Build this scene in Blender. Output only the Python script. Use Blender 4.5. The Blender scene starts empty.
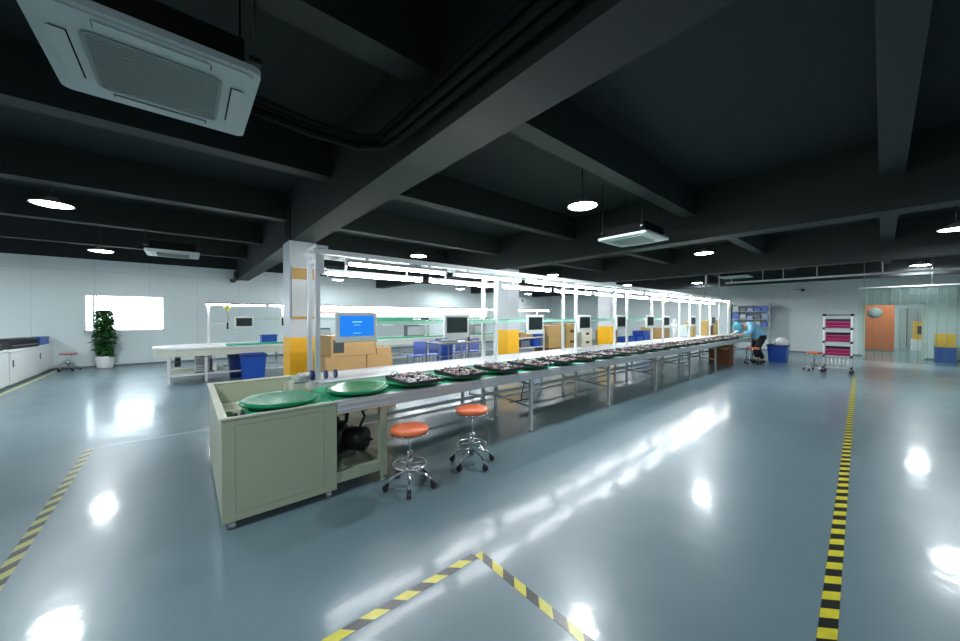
import bpy, bmesh, math, random
from mathutils import Vector, Matrix
PI = math.pi
R = math.radians
SC = bpy.context.scene
COL = SC.collection
random.seed(7)

# ------------------------------------------------------------------ camera
cd = bpy.data.cameras.new('camera'); cam = bpy.data.objects.new('camera', cd); COL.objects.link(cam)
cd.sensor_width = 36.0; cd.lens = 343.8 * 36.0 / 960.0; cd.clip_start = 0.05; cd.clip_end = 300
cam.location = (0, 0, 1.5)
cam.rotation_euler = (R(90 - 0.6), 0, R(49.46 - 90))
SC.camera = cam

# ------------------------------------------------------------------ colour management and world
SC.view_settings.view_transform = 'Standard'
SC.view_settings.look = 'None'
SC.view_settings.gamma = 1.0
SC.view_settings.use_curve_mapping = False
SC.view_settings.exposure = 0.66
W = bpy.data.worlds.new('world'); SC.world = W; W.use_nodes = True
W.node_tree.nodes['Background'].inputs[0].default_value = (0.86, 0.95, 1.0, 1)
W.node_tree.nodes['Background'].inputs[1].default_value = 5.5

LAMP_W = 40.0      # watts of each ceiling lamp
LAMP_E = 30.0      # emission of a lamp's diffuser
TUBE_E = 46.0       # emission of a fluorescent tube
LAMP_COL = (0.90, 0.97, 1.0)

# ------------------------------------------------------------------ materials
def mat(name, col, rough=0.5, metal=0.0, spec=0.5, emit=None, es=0.0, alpha=1.0, trans=0.0, noise=0.0, nscale=8.0, bump=0.0, bscale=40.0, coat=0.0):
    m = bpy.data.materials.new(name); m.use_nodes = True
    nt = m.node_tree; b = nt.nodes['Principled BSDF']
    b.inputs['Base Color'].default_value = (*col, 1)
    b.inputs['Roughness'].default_value = rough
    b.inputs['Metallic'].default_value = metal
    b.inputs['Specular IOR Level'].default_value = spec
    b.inputs['Coat Weight'].default_value = coat
    if emit: b.inputs['Emission Color'].default_value = (*emit, 1); b.inputs['Emission Strength'].default_value = es
    if alpha < 1: b.inputs['Alpha'].default_value = alpha
    if trans: b.inputs['Transmission Weight'].default_value = trans
    tc = None
    if noise or bump:
        tc = nt.nodes.new('ShaderNodeTexCoord')
    if noise:
        n = nt.nodes.new('ShaderNodeTexNoise'); n.inputs['Scale'].default_value = nscale; n.inputs['Detail'].default_value = 4
        nt.links.new(tc.outputs['Object'], n.inputs['Vector'])
        mx = nt.nodes.new('ShaderNodeMix'); mx.data_type = 'RGBA'
        lo = tuple(c * (1 - noise) for c in col); hi = tuple(min(1, c * (1 + noise)) for c in col)
        mx.inputs[6].default_value = (*lo, 1); mx.inputs[7].default_value = (*hi, 1)
        nt.links.new(n.outputs['Fac'], mx.inputs[0]); nt.links.new(mx.outputs[2], b.inputs['Base Color'])
    if bump:
        n2 = nt.nodes.new('ShaderNodeTexNoise'); n2.inputs['Scale'].default_value = bscale
        nt.links.new(tc.outputs['Object'], n2.inputs['Vector'])
        bp = nt.nodes.new('ShaderNodeBump'); bp.inputs['Strength'].default_value = bump; bp.inputs['Distance'].default_value = 0.01
        nt.links.new(n2.outputs['Fac'], bp.inputs['Height']); nt.links.new(bp.outputs['Normal'], b.inputs['Normal'])
    return m

def mth(nt, op, a, b=None, c=None):
    n = nt.nodes.new('ShaderNodeMath'); n.operation = op
    for i, v in enumerate((a, b, c)):
        if v is None: continue
        if isinstance(v, (int, float)): n.inputs[i].default_value = v
        else: nt.links.new(v, n.inputs[i])
    return n.outputs[0]

def floor_material():
    m = bpy.data.materials.new('epoxy_floor'); m.use_nodes = True
    nt = m.node_tree; b = nt.nodes['Principled BSDF']
    tc = nt.nodes.new('ShaderNodeTexCoord')
    n = nt.nodes.new('ShaderNodeTexNoise'); n.inputs['Scale'].default_value = 0.7; n.inputs['Detail'].default_value = 5; n.inputs['Roughness'].default_value = 0.6
    nt.links.new(tc.outputs['Object'], n.inputs['Vector'])
    mx = nt.nodes.new('ShaderNodeMix'); mx.data_type = 'RGBA'
    mx.inputs[6].default_value = (0.105, 0.170, 0.200, 1); mx.inputs[7].default_value = (0.155, 0.235, 0.270, 1)
    nt.links.new(n.outputs['Fac'], mx.inputs[0]); nt.links.new(mx.outputs[2], b.inputs['Base Color'])
    n3 = nt.nodes.new('ShaderNodeTexNoise'); n3.inputs['Scale'].default_value = 1.6; n3.inputs['Detail'].default_value = 3
    nt.links.new(tc.outputs['Object'], n3.inputs['Vector'])
    mr = nt.nodes.new('ShaderNodeMapRange'); mr.inputs[3].default_value = 0.26; mr.inputs[4].default_value = 0.40
    nt.links.new(n3.outputs['Fac'], mr.inputs[0]); nt.links.new(mr.outputs[0], b.inputs['Roughness'])
    b.inputs['Specular IOR Level'].default_value = 0.5
    b.inputs['Coat Weight'].default_value = 0.32
    b.inputs['Coat Roughness'].default_value = 0.105
    n2 = nt.nodes.new('ShaderNodeTexNoise'); n2.inputs['Scale'].default_value = 2.8; n2.inputs['Detail'].default_value = 4
    nt.links.new(tc.outputs['Object'], n2.inputs['Vector'])
    bp = nt.nodes.new('ShaderNodeBump'); bp.inputs['Strength'].default_value = 0.30; bp.inputs['Distance'].default_value = 0.014
    nt.links.new(n2.outputs['Fac'], bp.inputs['Height']); nt.links.new(bp.outputs['Normal'], b.inputs['Normal']); nt.links.new(bp.outputs['Normal'], b.inputs['Coat Normal'])
    return m

def panel_material(name, col, axis, pitch, rough=0.35):
    # sandwich wall panels: fine vertical joints every `pitch` metres and one horizontal joint
    m = bpy.data.materials.new(name); m.use_nodes = True
    nt = m.node_tree; b = nt.nodes['Principled BSDF']
    tc = nt.nodes.new('ShaderNodeTexCoord'); sp = nt.nodes.new('ShaderNodeSeparateXYZ')
    nt.links.new(tc.outputs['Object'], sp.inputs[0])
    a = sp.outputs[axis]
    fr = mth(nt, 'FRACT', mth(nt, 'DIVIDE', mth(nt, 'ADD', a, 100.0), pitch))
    v = mth(nt, 'LESS_THAN', fr, 0.008 / pitch)
    h = mth(nt, 'LESS_THAN', mth(nt, 'ABSOLUTE', mth(nt, 'SUBTRACT', sp.outputs[2], 2.86)), 0.006)
    j = mth(nt, 'MAXIMUM', v, h)
    mx = nt.nodes.new('ShaderNodeMix'); mx.data_type = 'RGBA'
    mx.inputs[6].default_value = (*col, 1); mx.inputs[7].default_value = (*(c * 0.72 for c in col), 1)
    nt.links.new(j, mx.inputs[0]); nt.links.new(mx.outputs[2], b.inputs['Base Color'])
    b.inputs['Roughness'].default_value = rough
    return m

def stripe_material(name, slope, pitch=0.18, c1=(0.72, 0.66, 0.04), c2=(0.014, 0.016, 0.014), rough=0.3):
    m = bpy.data.materials.new(name); m.use_nodes = True
    nt = m.node_tree; b = nt.nodes['Principled BSDF']
    tc = nt.nodes.new('ShaderNodeTexCoord'); sp = nt.nodes.new('ShaderNodeSeparateXYZ')
    nt.links.new(tc.outputs['Object'], sp.inputs[0])
    s = mth(nt, 'ADD', mth(nt, 'ADD', sp.outputs[0], 50.0), mth(nt, 'MULTIPLY', sp.outputs[1], slope))
    k = mth(nt, 'LESS_THAN', mth(nt, 'FRACT', mth(nt, 'DIVIDE', s, pitch)), 0.5)
    ns = nt.nodes.new('ShaderNodeTexNoise'); ns.inputs['Scale'].default_value = 14
    nt.links.new(tc.outputs['Object'], ns.inputs['Vector'])
    mx = nt.nodes.new('ShaderNodeMix'); mx.data_type = 'RGBA'
    mx.inputs[6].default_value = (*c1, 1); mx.inputs[7].default_value = (*c2, 1)
    nt.links.new(k, mx.inputs[0])
    m2 = nt.nodes.new('ShaderNodeMix'); m2.data_type = 'RGBA'; m2.blend_type = 'MULTIPLY'
    m2.inputs[0].default_value = 0.35
    nt.links.new(mx.outputs[2], m2.inputs[6]); nt.links.new(ns.outputs['Fac'], m2.inputs[7])
    nt.links.new(m2.outputs[2], b.inputs['Base Color'])
    b.inputs['Roughness'].default_value = rough
    return m

M = {}
M['floor'] = floor_material()
M['ceil'] = mat('ceiling_paint', (0.010, 0.0155, 0.017), 0.75, noise=0.15, nscale=1.3)
M['beam'] = mat('beam_paint', (0.014, 0.019, 0.0205), 0.65, noise=0.1, nscale=1.5)
M['wallx'] = panel_material('wall_panel_along', (0.68, 0.78, 0.79), 0, 1.18)
M['wally'] = panel_material('wall_panel_across', (0.70, 0.79, 0.80), 1, 1.18)
M['colw'] = mat('column_white', (0.64, 0.68, 0.72), 0.5)
M['yellow'] = mat('column_yellow', (0.95, 0.50, 0.015), 0.45)
M['white'] = mat('white_enamel', (0.84, 0.86, 0.86), 0.3)
M['acw'] = mat('ac_plastic', (0.48, 0.54, 0.54), 0.4)
M['acg'] = mat('ac_grille', (0.27, 0.30, 0.29), 0.6)
M['slot'] = mat('ac_slot', (0.006, 0.007, 0.007), 0.85, spec=0.15)
M['black'] = mat('black_plastic', (0.012, 0.013, 0.014), 0.4)
M['rubber'] = mat('rubber', (0.02, 0.02, 0.022), 0.7)
M['pipe'] = mat('black_foam_pipe', (0.007, 0.009, 0.010), 0.75, spec=0.2)
M['sage'] = mat('sage_enamel', (0.38, 0.43, 0.315), 0.38, noise=0.04, nscale=3)
M['cream'] = mat('cream_enamel', (0.66, 0.68, 0.56), 0.4)
M['alu'] = mat('brushed_aluminium', (0.62, 0.63, 0.66), 0.35, metal=0.3)
M['aluw'] = mat('white_aluminium', (0.76, 0.78, 0.80), 0.35, metal=0.15)
M['chrome'] = mat('chrome', (0.8, 0.8, 0.82), 0.1, metal=1.0)
M['steel'] = mat('grey_steel', (0.20, 0.22, 0.24), 0.4, metal=0.6)
M['greenb'] = mat('green_belt', (0.015, 0.42, 0.20), 0.35, coat=0.3)
M['greend'] = mat('green_disc', (0.005, 0.21, 0.09), 0.22, spec=0.3)
M['mint'] = mat('mint_lip', (0.42, 0.72, 0.58), 0.4)
M['sageline'] = mat('sage_seam', (0.30, 0.33, 0.25), 0.5)
M['trunk'] = mat('grey_trunk', (0.40, 0.42, 0.44), 0.45)
M['paleblue'] = mat('pale_blue_plastic', (0.36, 0.46, 0.66), 0.5)
M['greens'] = mat('green_edge_glass', (0.10, 0.40, 0.25), 0.15)
M['orange'] = mat('orange_vinyl', (0.90, 0.20, 0.075), 0.35)
M['pinkseat'] = mat('faded_red_vinyl', (0.55, 0.22, 0.22), 0.4)
M['blue'] = mat('blue_plastic', (0.006, 0.075, 0.42), 0.35)
M['blued'] = mat('dark_blue_plastic', (0.008, 0.03, 0.16), 0.4)
M['lilac'] = mat('lilac_blue_plastic', (0.14, 0.20, 0.62), 0.45)
M['carton'] = mat('carton', (0.50, 0.31, 0.13), 0.8, noise=0.07, nscale=5)
M['cartond'] = mat('carton_brown', (0.20, 0.08, 0.035), 0.8, noise=0.15, nscale=9)
M['cartono'] = mat('carton_ochre', (0.44, 0.30, 0.10), 0.8, noise=0.1, nscale=6)
M['tape'] = mat('packing_tape', (0.46, 0.33, 0.17), 0.25)
M['label'] = mat('dark_label', (0.05, 0.06, 0.055), 0.6)
M['screen'] = mat('dark_screen', (0.016, 0.028, 0.026), 0.15, noise=0.5, nscale=14)
M['scrblue'] = mat('blue_screen', (0.01, 0.1, 0.3), 0.2, emit=(0.004, 0.12, 0.50), es=1.0)
M['scrtext'] = mat('screen_text', (0.3, 0.5, 0.7), 0.3, emit=(0.12, 0.38, 0.70), es=1.0)
M['magenta'] = mat('magenta_plastic', (0.36, 0.012, 0.09), 0.4)
M['pinkm'] = mat('bright_magenta_plastic', (0.60, 0.05, 0.24), 0.4)
M['magd'] = mat('magenta_dark', (0.30, 0.02, 0.09), 0.5)
M['pots'] = mat('white_pot', (0.80, 0.82, 0.82), 0.3)
M['leaf'] = mat('leaf', (0.025, 0.125, 0.028), 0.45, noise=0.45, nscale=7)
M['stem'] = mat('moss_pole', (0.07, 0.05, 0.02), 0.9)
M['soil'] = mat('soil', (0.03, 0.02, 0.012), 0.95)
M['skin'] = mat('skin', (0.58, 0.36, 0.26), 0.55)
M['smock'] = mat('blue_smock', (0.24, 0.58, 0.84), 0.75, bump=0.4, bscale=14)
M['capblue'] = mat('light_blue_cap', (0.16, 0.58, 0.74), 0.8)
M['trouser'] = mat('black_trousers', (0.012, 0.013, 0.018), 0.8)
M['shoe'] = mat('dark_shoe', (0.02, 0.02, 0.025), 0.5)
M['bag'] = mat('white_bag', (0.86, 0.88, 0.90), 0.5, bump=0.6, bscale=9)
M['lampbody'] = mat('lamp_housing', (0.5, 0.52, 0.54), 0.4)
M['lampglow'] = mat('lamp_diffuser', (0.9, 0.9, 0.9), 0.5, emit=LAMP_COL, es=LAMP_E)
M['tube'] = mat('tube_glow', (0.9, 0.9, 0.9), 0.5, emit=(0.95, 0.97, 1.0), es=TUBE_E)
M['paper'] = mat('paper', (0.80, 0.82, 0.82), 0.6)
M['ochre'] = mat('board_header', (0.62, 0.38, 0.12), 0.6)
M['redprint'] = mat('red_print', (0.70, 0.13, 0.08), 0.6)
M['pinkprint'] = mat('faded_pink_print', (0.34, 0.22, 0.22), 0.6)
M['yellowcard'] = mat('yellow_card', (0.85, 0.80, 0.10), 0.5)
M['greencard'] = mat('green_card', (0.10, 0.45, 0.30), 0.5)
M['orangewall'] = mat('orange_panel', (0.60, 0.13, 0.02), 0.5)
M['parts'] = [mat('part_pink_grey', (0.34, 0.23, 0.23), 0.5), mat('part_white', (0.46, 0.44, 0.44), 0.4), mat('part_black', (0.02, 0.02, 0.022), 0.4), mat('part_metal', (0.5, 0.5, 0.52), 0.3, metal=0.8)]
M['hazardL'] = stripe_material('hazard_stripe_a', 1.0, 0.18)
M['hazardR'] = stripe_material('hazard_stripe_b', -1.0, 0.18)
M['hazardG'] = stripe_material('hazard_stripe_c', 0.85, 0.165)
M['hazardF'] = stripe_material('hazard_stripe_faded', 1.0, 0.18, (0.38, 0.41, 0.10), (0.012, 0.015, 0.012))
M['glareline'] = mat('tape_glare', (0.42, 0.50, 0.50), 0.25)  # glare on the floor tape, put into its base colour
M['greenline'] = mat('yellow_green_line', (0.45, 0.52, 0.22), 0.3)
M['facade'] = mat('facade', (0.55, 0.56, 0.58), 0.8)
M['facwin'] = mat('facade_window', (0.18, 0.24, 0.34), 0.2)
M['ground'] = mat('ground', (0.5, 0.5, 0.5), 0.9)

def glassy(name, col, alpha, rough=0.05):
    m = bpy.data.materials.new(name); m.use_nodes = True
    nt = m.node_tree; nt.nodes.remove(nt.nodes['Principled BSDF'])
    out = nt.nodes['Material Output']
    t = nt.nodes.new('ShaderNodeBsdfTransparent'); t.inputs[0].default_value = (*col, 1)
    g = nt.nodes.new('ShaderNodeBsdfGlossy'); g.inputs['Roughness'].default_value = rough; g.inputs[0].default_value = (1, 1, 1, 1)
    d = nt.nodes.new('ShaderNodeBsdfDiffuse'); d.inputs[0].default_value = (0.48, 0.64, 0.60, 1)
    fr = nt.nodes.new('ShaderNodeFresnel'); fr.inputs[0].default_value = 1.45
    m1 = nt.nodes.new('ShaderNodeMixShader'); m1.inputs[0].default_value = alpha
    nt.links.new(t.outputs[0], m1.inputs[1]); nt.links.new(d.outputs[0], m1.inputs[2])
    m2 = nt.nodes.new('ShaderNodeMixShader')
    nt.links.new(fr.outputs[0], m2.inputs[0]); nt.links.new(m1.outputs[0], m2.inputs[1]); nt.links.new(g.outputs[0], m2.inputs[2])
    nt.links.new(m2.outputs[0], out.inputs[0])
    return m
M['glass'] = glassy('window_glass', (0.96, 0.98, 1.0), 0.0)
M['pvc'] = glassy('pvc_strip', (0.78, 0.90, 0.86), 0.10, 0.2)

# ------------------------------------------------------------------ mesh builder
class MB:
    def __init__(s): s.v = []; s.f = []; s.m = []; s.sm = []
    def add(s, vs, fs, m=0, smooth=False):
        o = len(s.v); s.v += [tuple(p) for p in vs]
        for f in fs: s.f.append([i + o for i in f]); s.m.append(m); s.sm.append(smooth)
        return s
    def box(s, x0, y0, z0, x1, y1, z1, m=0, rz=0, c=None):
        vs = [(x, y, z) for z in (z0, z1) for y in (y0, y1) for x in (x0, x1)]
        if rz:
            cx, cy = c if c else ((x0 + x1) / 2, (y0 + y1) / 2); k, q = math.cos(rz), math.sin(rz)
            vs = [(cx + (x - cx) * k - (y - cy) * q, cy + (x - cx) * q + (y - cy) * k, z) for x, y, z in vs]
        return s.add(vs, [(0, 2, 3, 1), (4, 5, 7, 6), (0, 1, 5, 4), (2, 6, 7, 3), (0, 4, 6, 2), (1, 3, 7, 5)], m)
    def bbox(s, x0, y0, z0, x1, y1, z1, b=0.006, m=0):
        # box with chamfered vertical and top/bottom edges
        ring = lambda z, i: [(x0 + b + i, y0 + i, z), (x1 - b - i, y0 + i, z), (x1 - i, y0 + b + i, z), (x1 - i, y1 - b - i, z), (x1 - b - i, y1 - i, z), (x0 + b + i, y1 - i, z), (x0 + i, y1 - b - i, z), (x0 + i, y0 + b + i, z)]
        vs = ring(z0, b) + ring(z0 + b, 0) + ring(z1 - b, 0) + ring(z1, b)
        fs = [tuple(reversed(range(8))), tuple(range(24, 32))]
        for k in range(3):
            for i in range(8): j = (i + 1) % 8; fs.append((k * 8 + i, k * 8 + j, k * 8 + 8 + j, k * 8 + 8 + i))
        return s.add(vs, fs, m)
    def prism(s, pts, z0, z1, m=0, smooth=False):
        n = len(pts); vs = [(x, y, z0) for x, y in pts] + [(x, y, z1) for x, y in pts]
        s.add(vs, [tuple(reversed(range(n))), tuple(range(n, 2 * n))], m)
        o = len(s.v) - 2 * n
        for i in range(n): j = (i + 1) % n; s.f.append([o + i, o + j, o + n + j, o + n + i]); s.m.append(m); s.sm.append(smooth)
        return s
    def tube(s, pts, r, n=8, m=0, smooth=True, cap=True):
        pts = [Vector(p) for p in pts]; rs = r if isinstance(r, (list, tuple)) else [r] * len(pts)
        rings = []
        up = None
        for i, p in enumerate(pts):
            d = (pts[min(i + 1, len(pts) - 1)] - pts[max(i - 1, 0)]).normalized()
            if up is None: up = Vector((0, 0, 1)) if abs(d.z) < 0.9 else Vector((1, 0, 0))
            a = d.cross(up)
            if a.length < 1e-4: a = d.cross(Vector((0, 1, 0)))
            a.normalize(); b = d.cross(a).normalized(); up = -b if b.dot(up) < 0 else b
            a = d.cross(up).normalized(); b = d.cross(a).normalized()
            rings.append([p + (a * math.cos(2 * PI * k / n) + b * math.sin(2 * PI * k / n)) * rs[i] for k in range(n)])
        vs = [q for rg in rings for q in rg]; fs = []
        for i in range(len(pts) - 1):
            for k in range(n): j = (k + 1) % n; fs.append((i * n + k, i * n + j, i * n + n + j, i * n + n + k))
        s.add(vs, fs, m, smooth)
        if cap:
            o = len(s.v) - len(vs)
            s.f.append([o + k for k in range(n)][::-1]); s.m.append(m); s.sm.append(False)
            s.f.append([o + len(vs) - n + k for k in range(n)]); s.m.append(m); s.sm.append(False)
        return s
    def cyl(s, x, y, z0, z1, r, n=20, m=0, r2=None):
        return s.tube([(x, y, z0), (x, y, z1)], [r, r if r2 is None else r2], n, m)
    def lathe(s, prof, cx=0, cy=0, n=24, m=0, smooth=True):
        vs = []; fs = []
        for r, z in prof: vs += [(cx + r * math.cos(2 * PI * k / n), cy + r * math.sin(2 * PI * k / n), z) for k in range(n)]
        for i in range(len(prof) - 1):
            for k in range(n): j = (k + 1) % n; fs.append((i * n + k, i * n + j, i * n + n + j, i * n + n + k))
        return s.add(vs, fs, m, smooth)
    def torus(s, x, y, z, R_, r, n=28, k=8, m=0):
        return s.tube([(x + R_ * math.cos(2 * PI * i / n), y + R_ * math.sin(2 * PI * i / n), z) for i in range(n + 1)], r, k, m, True, False)
    def ball(s, x, y, z, r, n=10, m=0, sz=1.0):
        return s.lathe([(max(1e-4, r * math.sin(PI * i / n)), z - r * sz * math.cos(PI * i / n)) for i in range(n + 1)], x, y, 14, m)
    def build(s, name, mats, parent=None, loc=None, rz=0):
        me = bpy.data.meshes.new(name); me.from_pydata(s.v, [], s.f)
        for mm in (mats if isinstance(mats, (list, tuple)) else [mats]): me.materials.append(mm)
        for i, p in enumerate(me.polygons): p.material_index = s.m[i]; p.use_smooth = s.sm[i]
        me.update()
        bm = bmesh.new(); bm.from_mesh(me); bmesh.ops.recalc_face_normals(bm, faces=bm.faces); bm.to_mesh(me); bm.free()
        o = bpy.data.objects.new(name, me); COL.objects.link(o)
        if parent: o.parent = parent
        if loc: o.location = loc
        if rz: o.rotation_euler.z = rz
        return o

def tag(o, label, cat, group=None, kind=None):
    o['label'] = label; o['category'] = cat
    if group: o['group'] = group
    if kind: o['kind'] = kind
    return o
def thing(name, label, cat, loc=(0, 0, 0), rz=0, group=None):
    o = bpy.data.objects.new(name, None); o.empty_display_size = 0.1; COL.objects.link(o)
    o.location = loc; o.rotation_euler = (0, 0, rz)
    return tag(o, label, cat, group)
def struct(o, label=None, cat=None):
    o['kind'] = 'structure'
    if label: o['label'] = label; o['category'] = cat
    return o
def dup(root, loc, rz, label, group=None):
    def rec(o, par):
        c = o.copy(); COL.objects.link(c)
        if par: c.parent = par
        for ch in list(o.children): rec(ch, c)
        return c
    r = rec(root, None); r.location = loc; r.rotation_euler = (0, 0, rz); r['label'] = label
    if group: r['group'] = group
    return r
ORD = ['first', 'second', 'third', 'fourth', 'fifth', 'sixth', 'seventh', 'eighth', 'ninth', 'tenth', 'eleventh', 'twelfth', 'thirteenth', 'fourteenth', 'fifteenth', 'sixteenth', 'seventeenth', 'eighteenth', 'nineteenth', 'twentieth', 'twenty-first', 'twenty-second', 'twenty-third', 'twenty-fourth']

# ================================================================== SETTING
X0, X1, Y0, Y1 = -7.0, 19.7, -6.5, 15.2
ZC = 3.72
struct(MB().box(X0 - 0.2, Y0 - 0.2, -0.1, 27.0, Y1 + 0.2, 0).build('floor', M['floor']), 'blue-grey glossy epoxy floor', 'floor')
struct(MB().box(X0 - 0.2, Y0 - 0.2, ZC, X1 + 0.2, Y1 + 0.2, ZC + 0.2).build('ceiling', M['ceil']), 'black painted concrete ceiling slab', 'ceiling')
HW = 3.2
# left wall (Y1) with the window opening
wx0, wx1, wz0, wz1 = -2.27, -0.53, 1.05, 2.16
w = MB()
w.box(X0, Y1, 0, wx0, Y1 + 0.12, HW); w.box(wx1, Y1, 0, X1, Y1 + 0.12, HW)
w.box(wx0, Y1, 0, wx1, Y1 + 0.12, wz0); w.box(wx0, Y1, wz1, wx1, Y1 + 0.12, HW)
struct(w.build('wall_left', M['wallx']))
struct(MB().box(X0, Y1, HW, X1, Y1 + 0.12, ZC).build('wall_left_upper', M['ceil']))
f = MB()
for a in ((wx0, wz0, wx1, wz0 + 0.05), (wx0, wz1 - 0.03, wx1, wz1), (wx0, wz0, wx0 + 0.03, wz1), (wx1 - 0.03, wz0, wx1, wz1), (wx0 + 0.17, wz0, wx0 + 0.20, wz1), (wx0 + 0.24, wz0, wx0 + 0.26, wz1)):
    f.box(a[0], Y1 - 0.01, a[1], a[2], Y1 + 0.10, a[3])
wn = struct(f.build('window_1', M['white']), 'white framed window in the left wall', 'window')
MB().box(wx0 + 0.02, Y1 + 0.05, wz0 + 0.02, wx1 - 0.02, Y1 + 0.056, wz1 - 0.02).build('pane', M['glass'], wn)
# right wall (X1) with the doorway
dy0, dy1, dh = -0.98, 0.48, 2.0
w = MB()
w.box(X1, Y0, 0, X1 + 0.12, dy0, 3.05); w.box(X1, dy1, 0, X1 + 0.12, Y1, 3.05); w.box(X1, dy0, dh, X1 + 0.12, dy1, 3.05)
struct(w.build('wall_right', M['wally']))
struct(MB().box(X1, Y0, 3.05, X1 + 0.12, Y1, ZC).build('wall_right_upper', M['ceil']))
struct(MB().box(X0 - 0.12, Y0, 0, X0, Y1, ZC).build('wall_back', M['wally']))
struct(MB().box(X0, Y0 - 0.12, 0, X1, Y0, ZC).build('wall_near', M['wallx']))
d = MB()
for a in ((dy0, 0, dy0 + 0.06, dh), (dy1 - 0.06, 0, dy1, dh), (dy0, dh - 0.06, dy1, dh)):
    d.box(X1 - 0.03, a[0], a[1], X1 + 0.14, a[2], a[3])
struct(d.build('door_1', M['cream']), 'open doorway with pale frame in the right wall', 'door')
b = MB().box(X0, Y1 - 0.012, 0, X1, Y1, 0.05)
struct(b.build('baseboard_left', M['steel']))
b = MB(); b.box(X1 - 0.012, Y0, 0, X1, dy0, 0.05); b.box(X1 - 0.012, dy1, 0, X1, Y1, 0.05)
struct(b.build('baseboard_right', M['steel']))
# room beyond the doorway
RX = 26.5
w = MB(); w.box(RX, -5, 0, RX + 0.1, 6, 3.1); w.box(X1 + 0.12, -5.1, 0, RX, -5, 3.1); w.box(X1 + 0.12, 6, 0, RX, 6.1, 3.1)
struct(w.build('wall_beyond', M['wally']))
struct(MB().box(X1 + 0.12, -5, 3.05, RX, 6, 3.15).build('ceiling_beyond', M['colw']))
# ceiling beams: the deep ones carry on along Y, the shallow ones along X
nb = 0
for bx in (1.40, 6.68, 12.30, 17.6):
    nb += 1
    struct(MB().box(bx, Y0, 2.83, bx + 0.37, Y1, ZC).build('trim_%d' % nb, M['beam']), 'dark grey deep concrete ceiling beam', 'beam')
for by in (-4.9, -2.5, -0.17, 2.10, 4.50, 6.98, 9.62, 12.4):
    segs = [(X0, 1.40), (1.77, 6.68), (7.05, 12.30), (12.67, 17.6), (17.97, X1)]
    m = MB()
    for a, c in segs: m.box(a, by, 3.25, c, by + 0.21, ZC)
    nb += 1
    struct(m.build('trim_%d' % nb, M['beam']), 'dark grey shallow concrete ceiling beam', 'beam')
# columns
for i, cx in enumerate((1.37, 6.72, 12.2)):
    nb += 1
    c = struct(MB().box(cx, 6.68, 1.14, cx + 0.44, 7.19, 2.83).build('trim_%d' % nb, M['colw']), 'square column painted white over yellow', 'column')
    MB().box(cx - 0.004, 6.676, 0, cx + 0.444, 7.194, 1.14).build('yellow_base', M['yellow'], c)
MB_ = MB().box(1.385, 6.72, 2.83, 1.40, 7.15, 3.5)
nb += 1; struct(MB_.build('trim_%d' % nb, M['black']))

# outside the window
struct(MB().box(-60, Y1 + 0.3, -0.6, 60, 70, -0.5).build('ground_outside', M['ground']))
bl = thing('building', 'pale building with a grid of windows seen outside the window', 'building', (0, 26, -0.5))
MB().box(-1.4, 0, 0, 9, 6, 9).build('wall', M['facade'], bl)
for r in range(4):
    for k in range(5):
        MB().box(-0.9 + k * 1.5, -0.03, 0.9 + r * 1.35, 0.1 + k * 1.5, 0.0, 1.7 + r * 1.35).build('window', M['facwin'], bl)

# ================================================================== CEILING EQUIPMENT
def make_ac(label, loc, rz=0):
    t = thing('ceiling_air_conditioner', label, 'air conditioner', loc, rz, 'ceiling cassette air conditioners')
    S = 0.42
    p = MB()
    # rounded square panel with frame ring
    def rsq(h, r, n=6):
        pts = []
        for cx, cy, a0 in ((h - r, h - r, 0), (-h + r, h - r, 90), (-h + r, -h + r, 180), (h - r, -h + r, 270)):
            for k in range(n + 1):
                a = R(a0 + 90 * k / n); pts.append((cx + r * math.cos(a), cy + r * math.sin(a)))
        return pts
    p.prism(rsq(S, 0.045), 0.0, 0.035, smooth=False)
    p.prism(rsq(S - 0.03, 0.05), -0.008, 0.0)
    S = 0.42
    p.build('panel', M['acw'], t)
    g = MB()
    g.prism(rsq(0.262, 0.05), -0.016, -0.008)
    for k in range(20): g.box(-0.245, -0.240 + k * 0.0248, -0.019, 0.245, -0.236 + k * 0.0248, -0.016)
    g.build('grille', M['acg'], t)
    for k in range(4):
        a = k * PI / 2
        s_ = MB(); s_.box(-0.21, 0.300, -0.0095, 0.21, 0.352, -0.0085); o = s_.build('air_slot', M['slot'], t); o.rotation_euler.z = a
        s_ = MB(); s_.box(-0.205, 0.306, -0.016, 0.205, 0.362, -0.010); o = s_.build('louvre', M['acw'], t); o.rotation_euler.z = a
    MB().box(-0.35, -0.35, 0.035, 0.35, 0.35, 0.20).build('casing', M['slot'], t)
    for sx in (-0.40, 0.40):
        for sy in (-0.33, 0.33):
            m = MB(); m.tube([(sx, sy, 0.12), (sx, sy, ZC - loc[2])], 0.008, 6); m.box(sx - 0.03, sy - 0.02, 0.10, sx + 0.03, sy + 0.02, 0.13)
            m.build('hanging_rod', M['black'], t)
    return t
ac = make_ac('white ceiling cassette nearest the camera, cut by the top left of the photo', (-0.10, 2.60, 2.80))
dup(ac, (5.74, 2.74, 2.79), 0, 'white ceiling cassette hanging above the middle of the front assembly line')
dup(ac, (-0.19, 9.66, 2.80), 0, 'white ceiling cassette hanging near the left wall, seen almost edge-on')
dup(ac, (14.6, 3.35, 2.88), 0, 'white ceiling cassette above the far end of the front assembly line')

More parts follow.
